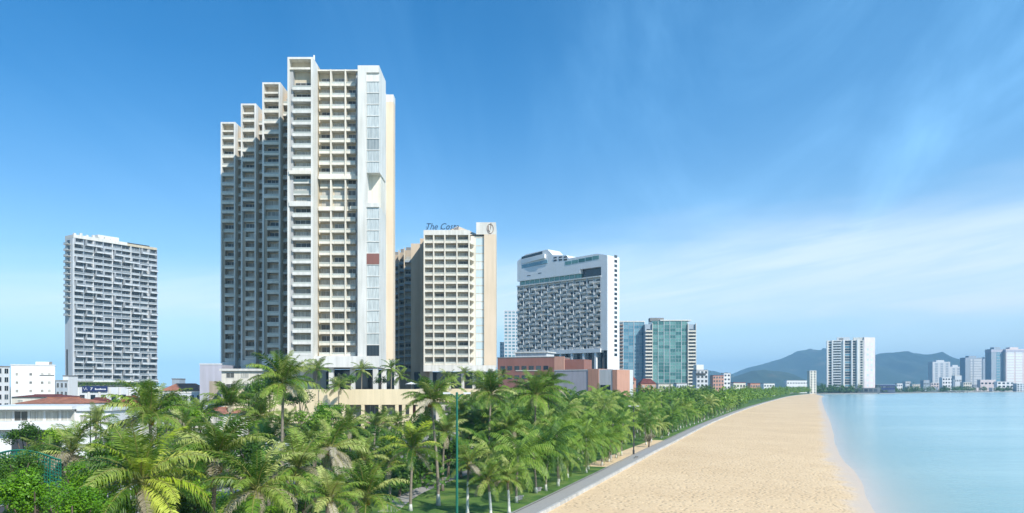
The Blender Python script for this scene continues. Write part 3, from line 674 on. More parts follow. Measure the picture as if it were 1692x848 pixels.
mk.tube([(0.2, 0, 1.9), (0.9, 0, 0.5), (1.7, 0, 1.9), (2.3, 0, 0.5)], 0.16, 5); mk.tube([(4.2, 0, 0.5), (5.2, 0, 1.9), (4.1, 0, 1.7)], 0.16, 5)
for q in range(9): mk.box(6.6+q*0.7, 7.05+q*0.7, -0.02, 0.02, 0.6, 1.25+(0.3 if q in (0, 4) else 0))
L.put('sign_lettering', mk.mesh('sign_lettering', 'sign_white'), 3.2, -2.96, 10.9)

# hanging greenery along its terrace edge is built with the plants further down

# ------------------------------------------------------------------ hotel with the white crown (right of centre)
A3, B3 = at(855, 640, 622), at(1003, 640, 560)
w3 = (B3.xy-A3.xy).length; a3 = atan2(B3.y-A3.y, B3.x-A3.x)
S = B('slab_hotel', 'broad grey slab hotel with white crown and checkered balconies', 'tower', (A3.x, A3.y, 0), a3)
ZS0 = Z(578, 590)+0.3; ZS1 = Z(466, 590); NS = 15; FS = (ZS1-ZS0)/NS; NCS = 13; gw = w3*0.935/NCS
S.box('wall', 'shell_panel', 0, w3*0.94, 1.2, 14, ZS0-1.5, ZS1+0.5)
S.box('end_wall', 'bluegrey', -0.3, 0, 0.2, 14, ZS0-1.5, ZS1+0.5)
for k in range(NCS):
    for r in range(NS):
        z = ZS0+r*FS; alt = (k*2+r*1+(r//3)) % 3
        if alt == 0:
            S.put('balcony', balcony_mesh(gw*0.92, 1.15, 0.9, 0.9, 0.3, 'shell_panel'), k*gw+gw*0.04, 0.0, z)
        elif alt == 1:
            S.put('balcony', balcony_mesh(gw*0.55, 1.9, 1.25, 1.25, 0.55, 'white_paint'), k*gw+gw*0.42, -0.75, z)
        else:
            S.put('balcony', balcony_mesh(gw*0.55, 1.5, 1.25, 1.25, 0.55, 'shell_panel'), k*gw+gw*0.04, -0.35, z)
        S.put('window', window_mesh(gw*0.70, FS-1.2, 'glass_dark', 'dark_frame', 2), k*gw+gw*(0.04 if alt == 1 else 0.26), 1.196, z+0.05)
for k in range(NCS+1): S.box('fin', 'pale_grey', k*gw-0.2, k*gw+0.2, -0.1, 1.19, ZS0-0.4, ZS1+0.4)
S.box('glazed_slot', 'glass_dark', w3*0.942, w3*0.965, 0.6, 13, ZS0-1, ZS1+6)
S.box('sky_terrace', 'glass_teal', 1.0, w3*0.72, 1.6, 12, ZS1+0.5, ZS1+4.6); S.box('sky_terrace', 'glass_dark', w3*0.72, w3*0.94, 3.2, 12, ZS1+0.5, ZS1+7.6)
S.box('terrace_edge', 'white_paint', -0.5, w3*0.94, -0.5, 1.5, ZS1+0.3, ZS1+1.2)
for q in range(12): S.box('mullion', 'pale_grey', 2+q*w3*0.057, 2.3+q*w3*0.057, 1.3, 1.6, ZS1+1.2, ZS1+4.6)
zc = ZS1+4.6
cr = MB()
# crown: outline in the facade plane, highest at the left, stepping down to the right
prof = [(-0.2, zc), (w3*0.72, zc), (w3*0.72, zc+3.0), (w3*0.94, zc+3.0), (w3*0.94, ZS0-2), (w3, ZS0-2), (w3, zc+10.5), (w3*0.90, zc+12.6), (w3*0.60, zc+12.2), (w3*0.57, zc+14.8), (w3*0.42, zc+16.5), (w3*0.36, zc+21.5), (w3*0.10, zc+20.3), (-0.2, zc+16.0)]
i0 = len(cr.v); n_ = len(prof)
cr.v += [(x, 0.0, z) for x, z in prof] + [(x, 14.2, z) for x, z in prof]
cr.f += [tuple(i0+k for k in range(n_)), tuple(i0+n_+k for k in reversed(range(n_)))] + [(i0+k, i0+n_+k, i0+n_+(k+1) % n_, i0+(k+1) % n_) for k in range(n_)]; cr.mi += [0]*(n_+2)
S.mesh('crown', cr, 'hull_white')
def curved_band(x0, x1, z0, z1, z0b, z1b, yo, mat, name):
    m = MB(); N = 10
    for q in range(N):
        t0, t1 = q/N, (q+1)/N
        f = lambda t_: (x0+(x1-x0)*t_, -yo*sin(pi*min(1, t_*1.0)*0.5))
        (xa, ya), (xb, yb) = f(t0), f(t1); za0, za1 = z0+(z0b-z0)*t0, z1+(z1b-z1)*t0; zb0, zb1 = z0+(z0b-z0)*t1, z1+(z1b-z1)*t1
        m.quad((xa, ya, za0), (xb, yb, zb0), (xb, yb, zb1), (xa, ya, za1)); m.quad((xa, ya, za1), (xb, yb, zb1), (xb, 0, zb1), (xa, 0, za1)); m.quad((xa, 0, za0), (xb, 0, zb0), (xb, yb, zb0), (xa, ya, za0))
    m.quad((x1, -yo, z0b), (x1, 0, z0b), (x1, 0, z1b), (x1, -yo, z1b))
    S.mesh(name, m, mat)
curved_band(w3*0.05, w3*0.30, zc+17.0, zc+19.0, zc+18.6, zc+20.6, 0.4, 'glass_dark', 'crown_window')
curved_band(w3*0.04, w3*0.34, zc+13.2, zc+16.6, zc+14.8, zc+18.0, 1.6, 'hull_white', 'crown_balcony')
curved_band(w3*0.05, w3*0.36, zc+9.6, zc+12.4, zc+11.0, zc+13.6, 0.5, 'glass_blue', 'crown_window')
for q, (xa, za) in enumerate(((0.43, 13.2), (0.49, 13.0), (0.545, 12.6))):
    S.box('louvre', 'dark_metal', w3*xa, w3*(xa+0.035), -0.12, 0.0, zc+za-1.6, zc+za+1.6); S.box('louvre_bar', 'hull_white', w3*xa-0.05, w3*(xa+0.035)+0.05, -0.2, -0.121, zc+za-0.3, zc+za+0.4)
for q in range(5): S.box('crown_window', 'glass_teal', w3*(0.56+q*0.073), w3*(0.56+q*0.073+0.066), -0.15, 0.0, zc+7.6+q*0.25, zc+10.2+q*0.25)
for q in range(2): S.box('crown_slot', 'dark_metal', w3*(0.12+q*0.13), w3*(0.16+q*0.13), -0.1, 0, zc+3.2+q*0.7, zc+3.7+q*0.7)
S.box('end_wall', 'hull_white', w3+0.003, w3+0.4, 0.05, 14.1, 0, zc+10)
for r in range(22): S.put('end_window', window_mesh(3.4, 2.0, 'glass_dark', 'dark_frame', 2), w3+0.404, 8.0, ZS0-6+r*FS, radians(90))
S.box('beam', 'hull_white', w3*0.40, w3*0.94, -1.0, 3, ZS0-3.4, ZS0-0.5); S.box('beam', 'hull_white', 0, w3*0.40, -0.6, 3, ZS0-1.6, ZS0-0.5)
for q in range(4): S.box('pillar', 'hull_white', w3*(0.50+q*0.125), w3*(0.50+q*0.125)+1.6, -0.6, 1.2, 0, ZS0-3.4)
S.box('lower_wall', 'glass_dark', 0.5, w3*0.94, 4.0, 13, 0, ZS0-1.5)

# buildings at its foot
def simple(name, label, cat, pa, pb, Ya, Yb, ptop, mat, rows_, cols, depth=14, roofm='roof_grey', glassm='glass_dark', wh=1.6, fill=0.6, z0=0.0, group=None, parapet=True, frame='window_frame', zlow=None):
    a, c = at(pa, HZ, Ya), at(pb, HZ, Yb); w_ = (c.xy-a.xy).length; an = atan2(c.y-a.y, c.x-a.x); zt = Z(ptop, Ya)
    b = B(name, label, cat, (a.x, a.y, z0), an, group)
    b.box('wall', mat, 0, w_, 0, depth, 0, zt-z0)
    if parapet: b.box('roof_slab', roofm, -0.15, w_+0.15, -0.15, depth+0.15, zt-z0, zt-z0+0.5)
    fh = (zt-z0)/max(1, rows_)
    for r in range(rows_):
        if zlow is not None and (r+1)*fh+z0 < zlow: continue
        for k in range(cols):
            cw_ = w_/cols; b.put('window', window_mesh(cw_*fill, min(fh*0.6, wh*1.4), glassm, frame, 2), k*cw_+cw_*(1-fill)/2, -0.004, r*fh+fh*0.25)
    b.w = w_; b.zt = zt; return b
BR = simple('brick_podium', 'brick red terraced building at the foot of the grey slab hotel', 'building', 822, 916, 470, 455, 592, 'brick_red', 0, 0, 26)
for k in range(7):
    BR.put('window', window_mesh(3.1, 2.4, 'glass_dark', 'dark_frame', 2), 2.0+k*4.6, -0.004, BR.zt-7.2); BR.put('window', window_mesh(3.1, 2.2, 'glass_dark', 'dark_frame', 2), 2.0+k*4.6, -0.004, BR.zt-12.5)
BR.box('terrace_band', 'cream_paint', 12, 26, -0.3, 0, BR.zt-7.8, BR.zt-7.3); BR.box('pavilion', 'pale_grey', 10, 30, 4, 16, BR.zt+0.5, BR.zt+3.0); BR.box('pavilion_roof', 'white_paint', 9, 31, 3, 17, BR.zt+3.0, BR.zt+3.6)
BR.box('end_frame', 'salmon', BR.w, BR.w+6, 0.0, 1.0, BR.zt-9, BR.zt+0.4); BR.box('wing', 'brick_red', BR.w+0.01, BR.w+14, 12, 26, 0, BR.zt-1)
PU = simple('lilac_hall', 'windowless lilac grey hall with a salmon end bay', 'building', 916, 972, 392, 380, 613, 'lilac_wall', 0, 0, 20, 'pale_grey')
PU.box('end_bay', 'salmon', PU.w, PU.w+6.0, -0.3, 20, 0, PU.zt+0.7)
PU.box('end_bay', 'pale_grey', PU.w+6.0, PU.w+13.5, 0.0, 20, 0, PU.zt+0.4); PU.put('window', window_mesh(5.6, 4.0, 'glass_dark', 'dark_frame', 4), PU.w+6.8, -0.004, PU.zt-11)
PU.box('end_bay', 'salmon', PU.w+13.5, PU.w+16.0, -0.2, 12, 0, PU.zt+0.2)
def gable(name, label, pa, pb, Y, peave, pridge, depth, wall, roofm, rz=0.0, over=0.5, cat='house', hip=0.25, wins=3, group=None):
    a = at(pa, HZ, Y); w_ = X(pb, Y)-X(pa, Y); ze, zr = Z(peave, Y), Z(pridge, Y)
    b = B(name, label, cat, (a.x, a.y, 0), rz, group)
    b.box('wall', wall, over, w_-over, over, depth-over, 0, ze)
    h = w_*hip; m = MB(); y2 = depth/2
    p = [(0, 0, ze-0.02), (w_, 0, ze-0.02), (w_, depth, ze-0.02), (0, depth, ze-0.02)]; r1, r2 = (h, y2, zr), (w_-h, y2, zr)
    m.quad(p[0], p[1], r2, r1).quad(p[2], p[3], r1, r2).tri(p[1], p[2], r2).tri(p[3], p[0], r1).quad(p[3], p[2], p[1], p[0])
    ro = b.mesh('roof', m, roofm)
    b.box('ridge_cap', roofm, h, w_-h, y2-0.12, y2+0.12, zr-0.1, zr+0.12, ro)
    for k in range(wins): b.put('window', window_mesh(1.5, 1.4), over+(k+0.5)*(w_-2*over)/max(1, wins)-0.75, over-0.004, ze-2.2)
    return b
gable('red_roof_house', 'house with a bright red sloping roof between lilac hall and glass towers', 1019, 1052, 400, 628, 615, 14, 'salmon', 'roof_red', 0, 0.3)
gable('small_pink_house', 'small pink house under the blue glass towers', 1058, 1085, 430, 634, 626, 10, 'salmon', 'roof_maroon', 0, 0.3)

# glass towers
TG = B('blue_glass_tower', 'blue glass apartment tower beside the white crowned hotel', 'tower', (X(1012, 800), 800, 0))
zt = Z(532, 800); NG = 20; fg = (zt-10)/NG; x1 = X(1030, 800)-X(1012, 800); x2 = X(1065, 800)-X(1012, 800); x3 = X(1077, 800)-X(1012, 800)
TG.box('wall', 'bluegrey', 0, x2, 1.0, 24, 0, zt); TG.box('roof_slab', 'white_paint', -0.3, x2+0.3, 0.5, 24.3, zt, zt+1.2)
for r in range(NG):
    TG.put('balcony', balcony_mesh(x1-0.4, 1.6, 0.7, 1.0, 0.3, 'brown_wall'), 0.2, -0.6, 10+r*fg); TG.put('window', window_mesh(x1*0.8, fg*0.7, 'glass_dark', 'dark_frame', 2), x1*0.1, 0.996, 10.1+r*fg)
    for k in range(4): TG.put('pane', window_mesh((x2-x1)/4-0.1, fg-0.12, 'glass_blue', 'bluegrey', 2, 0.12), x1+k*(x2-x1)/4+0.05, 0.996, 10+r*fg)
for k in (0, 2, 4): TG.box('mullion', 'pale_grey', x1+k*(x2-x1)/4-0.25, x1+k*(x2-x1)/4+0.25, 0.4, 0.99, 8, zt)
TB = B('teal_glass_tower', 'green glass apartment tower with pale balcony stacks at both ends', 'tower', (X(1066, 790), 790, 0))
zt = Z(531, 790); fg = (zt-10)/NG; q1 = X(1078, 790)-X(1066, 790); q2 = X(1136, 790)-X(1066, 790); q3 = X(1150, 790)-X(1066, 790)
TB.box('wall', 'bluegrey', 0, q3, 1.0, 26, 0, zt-3); TB.box('wall', 'glass_teal', q1, q2, 0.99, 24, 9, zt+0.5); TB.box('roof_slab', 'white_paint', q1+8, q2+4, 0.2, 24, zt+0.5, zt+1.6); TB.box('plant_room', 'roof_grey', 6, 20, 6, 16, zt+0.5, zt+4)
for r in range(NG):
    for k in range(6): TB.put('pane', window_mesh((q2-q1)/6-0.12, fg-0.14, 'glass_teal', 'bluegrey' if (k+r) % 3 else 'pale_grey', 2, 0.10), q1+k*(q2-q1)/6+0.06, 0.986, 10+r*fg)
    if r < NG-2:
        for a, c in ((0.3, q1-0.3), (q2+0.5, q3-0.2)):
            TB.put('balcony', balcony_mesh(c-a, 2.2, 0.9, 1.0, 0.4, 'cream_paint'), a, -1.2, 10+r*fg); TB.put('window', window_mesh((c-a)*0.5, fg*0.7, 'glass_dark', 'dark_frame', 1), a+(c-a)*0.2, 0.99, 10.1+r*fg)
for a in (q1-0.2, q2+0.1, q3-0.5): TB.box('fin', 'cream_paint', a, a+0.5, -1.3, 0.98, 6, zt-2)
for k in (1, 2, 3, 5): TB.box('mullion', 'pale_grey', q1+k*(q2-q1)/6-0.2, q1+k*(q2-q1)/6+0.2, 0.5, 0.98, 8, zt)
simple('pale_slim_tower', 'slim pale blue tower peeping out behind the slab hotel', 'tower', 833, 858, 900, 900, 514, 'pale_grey', 26, 4, 22, 'white_paint', 'glass_blue', 1.8, 0.7)
simple('pale_low_tower', 'short pale block left of the slim blue tower', 'building', 826, 836, 930, 930, 566, 'pale_grey', 14, 2, 16, 'white_paint', 'glass_blue', 1.8, 0.7)
ST = simple('stepped_white_block', 'white stepped block right of the green glass tower', 'building', 1151, 1170, 700, 700, 612, 'pale_grey', 7, 3, 16)
ST.box('upper_floor', 'hull_white', 0, 6.5, 0.5, 12, ST.zt+0.5, ST.zt+5); ST.box('canopy', 'dark_metal', -0.5, 8, -1.0, 2, ST.zt-4, ST.zt-2.6)
simple('red_white_block', 'small red and white block beyond the palm grove', 'building', 1178, 1196, 900, 900, 621, 'salmon', 6, 4, 14, 'roof_red')
simple('white_beach_block', 'small white block behind the far palms', 'building', 1196, 1207, 930, 930, 617, 'hull_white', 6, 2, 12)
simple('slim_beach_tower', 'slim beige tower standing alone before the hills', 'tower', 1338, 1349, 1330, 1330, 613, 'cream_paint', 9, 2, 12, 'white_paint', 'glass_dark', 2.6, 0.45)
simple('long_white_shed', 'long low white building at the end of the beach', 'building', 1300, 1336, 1420, 1420, 629, 'hull_white', 3, 8, 14)
for q, (pa, pb, pt, mt, lb) in enumerate(((1088, 1112, 635, 'cream_paint', 'cream low block below the green glass tower'), (1118, 1135, 634, 'pale_grey', 'grey low block beside the pale balcony stack'), (1212, 1232, 633, 'cream_paint', 'long cream roofs behind the middle of the palm row'), (1240, 1256, 634, 'salmon', 'orange walled low house behind the palm row'), (1262, 1280, 634, 'hull_white', 'white low house under the dark hill'))):
    simple('low_block', lb, 'building', pa, pb, 560+q*120, 560+q*120, pt, mt, 3, 4, 12, 'roof_red' if q in (2, 3) else 'roof_grey')

# white tower across the bay
YW = 1480.0
WTW = B('bay_tower', 'white apartment tower standing alone in front of the hills', 'tower', (X(1366, YW), YW, 0), radians(-20))
wv_ = 64.5; zt = Z(563, YW); zb = 12
WTW.box('wall', 'shell_panel', 0, wv_, 0, 22, 0, zt)
WTW.box('roof_block', 'pale_grey', wv_*0.28, wv_*0.62, 3, 16, zt, zt+6); WTW.box('roof_block', 'roof_grey', wv_*0.33, wv_*0.45, 2.9, 3, zt+1, zt+4); WTW.box('roof_slab', 'white_paint', wv_*0.72, wv_, 2, 20, zt, zt+5)
NW = 18; fw = (zt-zb)/NW
EW = link('end_wing', None, WTW.o, (wv_, -0.5, 0), (0, 0, radians(38)))
WTW.box('end_wall', 'pink_white', 0.02, 25, 0, 16, 0, zt+5, EW)
for r in range(NW):
    WTW.put('window', window_mesh(5.0, fw*0.6, 'glass_dark', 'dark_frame', 2), wv_*0.05, -0.004, zb+r*fw)
    WTW.put('balcony', balcony_mesh(wv_*0.22, 2.2, 1.1, 1.1, 0.6, 'hull_white'), wv_*0.17, -2.2, zb+r*fw); WTW.put('window', window_mesh(wv_*0.20, fw*0.7, 'glass_dark', 'dark_frame', 3), wv_*0.18, -0.004, zb+r*fw+0.1)
    WTW.put('window', window_mesh(wv_*0.15, fw*0.8, 'glass_dark' if r % 3 else 'glass_blue', 'dark_frame', 3), wv_*0.49, -0.004, zb+r*fw)
    WTW.put('window', window_mesh(wv_*0.08, fw*0.8, 'glass_dark', 'dark_frame', 2), wv_*0.70, -0.004, zb+r*fw)
    WTW.put('window', window_mesh(wv_*0.06, fw*0.6, 'glass_dark', 'dark_frame', 1), wv_*0.90, -0.004, zb+r*fw)
    if r % 2 == 0:
        for q in range(2): WTW.put('window', window_mesh(4.2, fw*0.8, 'glass_pale', 'window_frame', 1), 6+q*9, -0.004, zb+r*fw, parent=EW)
for f_ in (0.0, 0.135, 0.44, 0.66, 0.81): WTW.box('fin', 'hull_white', wv_*f_, wv_*f_+1.8, -2.4, -0.001, 0, zt+0.8)
WTW.box('podium', 'slate_wall', -10, wv_+26, -10, 18, 0, 9.5)
for q in range(12): WTW.put('podium_window', window_mesh(5.8, 5.0, 'glass_dark', 'dark_frame', 3), -8+q*8, -10.004, 2.5)
simple('dark_pier_hall', 'dark blue low hall on the shore beside the lone white tower', 'building', 1448, 1479, 1478, 1500, 636, 'navy_sign', 2, 8, 20, 'bluegrey', 'glass_dark', 2.5, 0.8)

# far towers on the right across the water
def far_tower(label, pa, pb, Y, ptop, mat, strips, mat2='bluegrey', topx=None):
    b = B('distant_tower', label, 'tower', (X(pa, Y), Y, 0), 0, 'towers across the bay')
    w_ = (pb-pa)/F*Y; zt = Z(ptop, Y); b.box('wall', mat, 0, w_, 0, 26, 0, zt)
    for (f0, f1) in strips:
        b.box('window_strip', mat2, w_*f0, w_*f1, -0.25, 0, 16, zt-4)
        n_ = int((zt-20)/7)
        for r in range(n_): b.box('floor_band', mat, w_*f0, w_*f1, -0.4, -0.25, 16+r*7, 17.6+r*7)
    b.box('roof_block', mat, w_*0.25, w_*0.7, 4, 20, zt, zt+5)
    if topx: b.box('cornice', topx, -0.6, w_+0.6, -0.6, 26.6, zt-8, zt-2)
    return b
far_tower('lowest pale tower across the bay, streaked with white piers', 1541, 1570, 2300, 598, 'pale_grey', [(0.15, 0.3), (0.45, 0.6), (0.75, 0.9)])
far_tower('stepped pale tower end beside the lowest tower across the bay', 1570, 1590, 2350, 606, 'pale_grey', [(0.2, 0.4), (0.6, 0.8)])
far_tower('grey twin slab tower in the middle of the far towers', 1595, 1623, 2150, 591, 'bluegrey', [(0.3, 0.42), (0.5, 0.95)], 'pale_grey')
far_tower('dim grey tower half hidden behind the widest far tower', 1624, 1642, 2300, 593, 'bluegrey', [(0.3, 0.5)], 'grey_paint')
far_tower('blue grey flank of the widest tower, at the edge of the far shore', 1638, 1662, 2000, 577, 'bluegrey', [(0.35, 0.6)], 'glass_blue', 'lilac_wall')
far_tower('widest far tower, pinkish with a pale centre panel', 1662, 1694, 1990, 577, 'pink_white', [(0.05, 0.42), (0.5, 0.85)], 'hull_white', 'lilac_wall')
far_tower('rightmost far tower, grey, cut by the edge of the picture', 1696, 1725, 2050, 580, 'bluegrey', [(0.2, 0.7)], 'pale_grey')
cols_ = ['hull_white', 'pale_grey', 'cream_paint', 'bluegrey', 'pink_white']; cn = {'hull_white': 'white', 'pale_grey': 'pale grey', 'cream_paint': 'cream', 'bluegrey': 'blue grey', 'pink_white': 'pinkish'}
spots = [(1482, 1494, 634), (1496, 1505, 631), (1508, 1522, 635), (1526, 1536, 629), (1538, 1556, 633), (1557, 1575, 624), (1578, 1589, 621), (1592, 1606, 632), (1608, 1618, 636), (1620, 1645, 628), (1648, 1676, 631), (1680, 1700, 634), (1500, 1514, 640), (1530, 1550, 640), (1600, 1630, 641), (1640, 1660, 641)]
for q, (pa, pb, pt) in enumerate(spots):
    Yq = 1950-40*(q % 4) if q < 12 else 1860
    sz = 'tallest' if q == 6 else ('long low' if pb-pa > 17 else 'small')
    nb = ['beside the dark shore hall', 'second from the dark shore hall', 'third from the dark shore hall', 'before the mountain foot', 'left of the lowest far tower', 'under the lowest far tower', 'under the stepped far tower', 'under the grey twin slab tower', 'right of the grey twin slab tower', 'under the half hidden dim tower', 'under the widest far tower', 'near the right picture edge', 'at the waterline before the mountain', 'at the waterline left of the jetty', 'at the waterline under the twin slab', 'at the waterline under the widest tower'][q]
    simple('shore_building', '%s %s building on the far shore %s' % (sz, cn[cols_[q % 5]], nb), 'building', pa, pb, Yq, Yq, pt, cols_[q % 5], 2+q % 3, 4, 14, cols_[(q+1) % 5], 'glass_dark', 3.0, 0.6, group='low buildings across the bay')
J = B('jetty', 'pale concrete jetty on posts at the far shore', 'jetty', (X(1562, 1620), 1610, -1.5))
J.box('deck', 'concrete', 0, 42, 0, 8, 4.0, 5.0)
for q in range(6): J.box('post', 'concrete', 1+q*7.8, 2.4+q*7.8, 1, 2.4, -4, 4.0)
MS = B('far_mast', 'thin white mast rising at the far shore jetty', 'mast', (X(1576, 1700), 1700, 0)); MS.mesh('pole', MB().tube([(0, 0, 0), (0, 0, 28)], [0.9, 0.5], 6), 'hull_white'); MS.mesh('crossarm', MB().tube([(-2.5, 0, 24), (2.5, 0, 24)], 0.3, 6), 'hull_white')

# ------------------------------------------------------------------ low houses on the left
WB = simple('white_office', 'white five storey block with few small windows, left of the balcony tower', 'building', 18, 91, 300, 307.3, 604, 'hull_white', 0, 0, 16, 'pale_grey')
for r in range(4):
    for xx in (1.5, 6.0, 9.8, 12.2): WB.put('window', window_mesh(0.9, 1.0, 'glass_room'), xx, -0.004, 8.2+r*3.2)
WB.box('stair_block', 'hull_white', 8, 13, 2, 10, WB.zt+0.5, WB.zt+1.6); WB.box('roof_tank', 'roof_grey', 12.6, 13.6, 1, 2.2, WB.zt+0.5, WB.zt+1.6); WB.box('ledge', 'grey_paint', 9.4, 14.3, -0.4, 0, 18.0, 18.15)
simple('pale_side_block', 'narrow pale block against the left picture edge', 'building', -30, 16, 320, 330, 606, 'pale_grey', 6, 4, 14)
simple('blue_grey_block', 'blue grey block between the white block and the balcony tower', 'building', 92, 112, 360, 363, 630, 'bluegrey', 4, 3, 12)
simple('tall_vent_block', 'slim white block with a dark pole left of the balcony tower', 'building', 104, 113, 370, 370, 622, 'hull_white', 3, 1, 8).box('pole', 'dark_metal', 1.0, 1.5, 1, 1.5, 15, 31)
V = B('white_villa', 'white flat roofed villa with a row of wide windows behind the garden', 'house', (X(-40, 118), 118, 0), radians(6))
wV = X(166, 118)-X(-40, 118); z1 = Z(677, 118); z2 = Z(703, 118)
V.box('wall', 'hull_white', 0, wV*0.72, 1.2, 12, 0, z1); V.box('wall', 'hull_white', wV*0.72, wV, 1.6, 14, 0, Z(680, 118))
V.box('roof_slab', 'hull_white', -0.6, wV*0.74, -0.3, 12.4, z1, z1+0.5); V.box('balcony', 'hull_white', -0.3, wV*0.73, -0.2, 1.2, z2-0.7, z2+0.25); V.box('roof_slab', 'pale_grey', wV*0.74, wV+0.3, 1.2, 14, Z(680, 118), Z(680, 118)+0.3)
for q in range(5): V.put('window', window_mesh(2.0, 1.55, 'glass_room', 'window_frame', 2), wV*0.28+q*1.62-0.5 if q < 0 else 2.6+q*2.25, 1.196, z2+0.55)
V.box('garage_opening', 'dark_metal', 4.5, 11.5, 1.1, 1.199, 1.0, z2-1.0)
for q in range(3): V.put('window', window_mesh(1.1, 1.2), wV*0.76+q*1.7, 1.596, 8.2)
for q in range(2): V.box('drain_pipe', 'dark_metal', wV*(0.84+q*0.08), wV*(0.84+q*0.08)+0.12, 1.45, 1.58, 3, 10.2)
gable('tiled_house', 'long orange tiled roof behind the white villa', 20, 131, 150, 667, 658, 12, 'hull_white', 'roof_orange', 0, 0.4)
gable('tiled_house', 'dark maroon hipped roof right of the orange tiled roof', 130, 166, 165, 671, 658, 9, 'cream_paint', 'roof_maroon', 0, 0.4)
gable('tiled_house', 'flat maroon roof behind the long orange roof', 15, 108, 210, 656, 652.5, 10, 'cream_paint', 'roof_maroon', 0, 0.4)
gable('tiled_house', 'pinkish red pitched roof half hidden by the palm crowns', 163, 232, 135, 692, 671, 12, 'cream_paint', 'roof_red', radians(12), 0.4)
gable('tiled_house', 'small red roof in front of the balcony tower entrance', 186, 222, 215, 668, 655, 9, 'hull_white', 'roof_red', 0, 0.4)
gable('tiled_house', 'low orange brown roof among the palms left of the annex', 312, 372, 150, 684, 675, 12, 'cream_paint', 'roof_orange', radians(-6), 0.4)
gable('tiled_house', 'wide red brown roof beside the plain grey block', 262, 330, 330, 646, 634, 14, 'cream_paint', 'roof_orange', 0, 0.4, wins=6)
simple('pale_low_house', 'pale low house in front of the wide red brown roof', 'house', 268, 334, 270, 270, 650, 'pale_grey', 3, 6, 10, 'white_paint')
gable('tiled_house', 'grey roofed shed seen between the garden trees', 158, 206, 95, 733, 722, 8, 'pale_grey', 'roof_grey', radians(-8), 0.4)
gable('tiled_house', 'pale roofed pavilion behind the tall palm trunk', 420, 478, 128, 748, 733, 9, 'cream_paint', 'pale_grey', radians(8), 0.4)
simple('dark_hut', 'small dark roof cabin on the skyline right of the balcony tower', 'building', 284, 296, 420, 420, 627, 'bluegrey', 2, 2, 8)

# ------------------------------------------------------------------ plants
def frond_mesh(name, L_, e0, e1, nl, ll, mat, seed, hang=0.6, seg=2, wid=0.075):
    """one feather leaf: arching midrib with two rows of narrow hanging leaflets"""
    r = random.Random(seed); m = MB(); N = 12; pts = []; p = Vector((0, 0, 0)); tans = []
    for i in range(N+1):
        s = i/N; th = e0 + (e1-e0)*s**1.25; d = Vector((cos(th), 0, sin(th))); pts.append(p.copy()); tans.append(d); p = p + d*(L_/N)
    m.tube(pts, [0.055*(1-0.85*i/N)+0.008 for i in range(N+1)], 4, 1, False)
    def P(s):
        f = s*N; i = min(int(f), N-1); return pts[i].lerp(pts[i+1], f-i), tans[i].lerp(tans[i+1], f-i).normalized()
    for side in (-1, 1):
        for k in range(nl):
            s = 0.12 + 0.87*(k+r.random()*0.7)/nl; o, tn = P(s)
            l = ll*(sin(pi*min(1, 0.13+0.80*s))**0.7)*r.uniform(0.8, 1.1); w_ = wid*(0.75+0.5*sin(pi*s))
            upv = Vector((-tn.z, 0, tn.x)); out = Vector((0, side, 0))
            d1 = (out*1.0 + tn*0.55 + upv*(0.22-hang*0.45+r.uniform(-.28, .28))).normalized()
            d2 = (d1*0.75 + Vector((0, 0, -1))*(hang*1.25+r.uniform(-.3, .35)) + tn*0.15).normalized()
            a = o; b_ = a + d1*l*0.5; c = b_ + d2*l*0.5; h = tn*w_*0.5
            m.quad(a-h*0.6, a+h*0.6, b_+h, b_-h); m.tri(b_-h, b_+h, c)
    return m.mesh(name, [mat, 'rachis'])
FROND = {}
def fronds(kind, lod):
    """set of leaf shapes from upright young ones to hanging old ones"""
    def f():
        nl = {0: 42, 1: 22}[lod]; w_ = {0: 0.072, 1: 0.17}[lod]; out = []
        for q, (e0, e1, hg) in enumerate(((82, 40, 0.25), (70, 5, 0.4), (55, -22, 0.55), (38, -42, 0.65), (20, -58, 0.7), (0, -70, 0.7), (-25, -82, 0.6), (-50, -88, 0.45))):
            out.append(frond_mesh('frond_%s' % kind, 3.9, radians(e0), radians(e1), nl, 0.95, kind, 100*lod+q+hash(kind) % 50 if False else 100*lod+q, hg, 2, w_))
        return out
    return cached(('fr', kind, lod), f)
def trunk_mesh(h, lean, r0=0.17, lime=0.0, seg=9):
    pts = [(lean[0]*(1-cos(s*pi/2))*1.0, lean[1]*(1-cos(s*pi/2)), h*s) for s in [i/seg for i in range(seg+1)]]
    rad = [r0*(1.6 if i == 0 else 1.0)*(1-0.35*i/seg) for i in range(seg+1)]
    mis = [1 if (pts[i+1][2] < lime) else 0 for i in range(seg)]
    return MB().tube(pts, rad, 8, 0, True, mis).mesh('trunk', ['palm_bark', 'limewash'], True)
PR = random.Random(21)
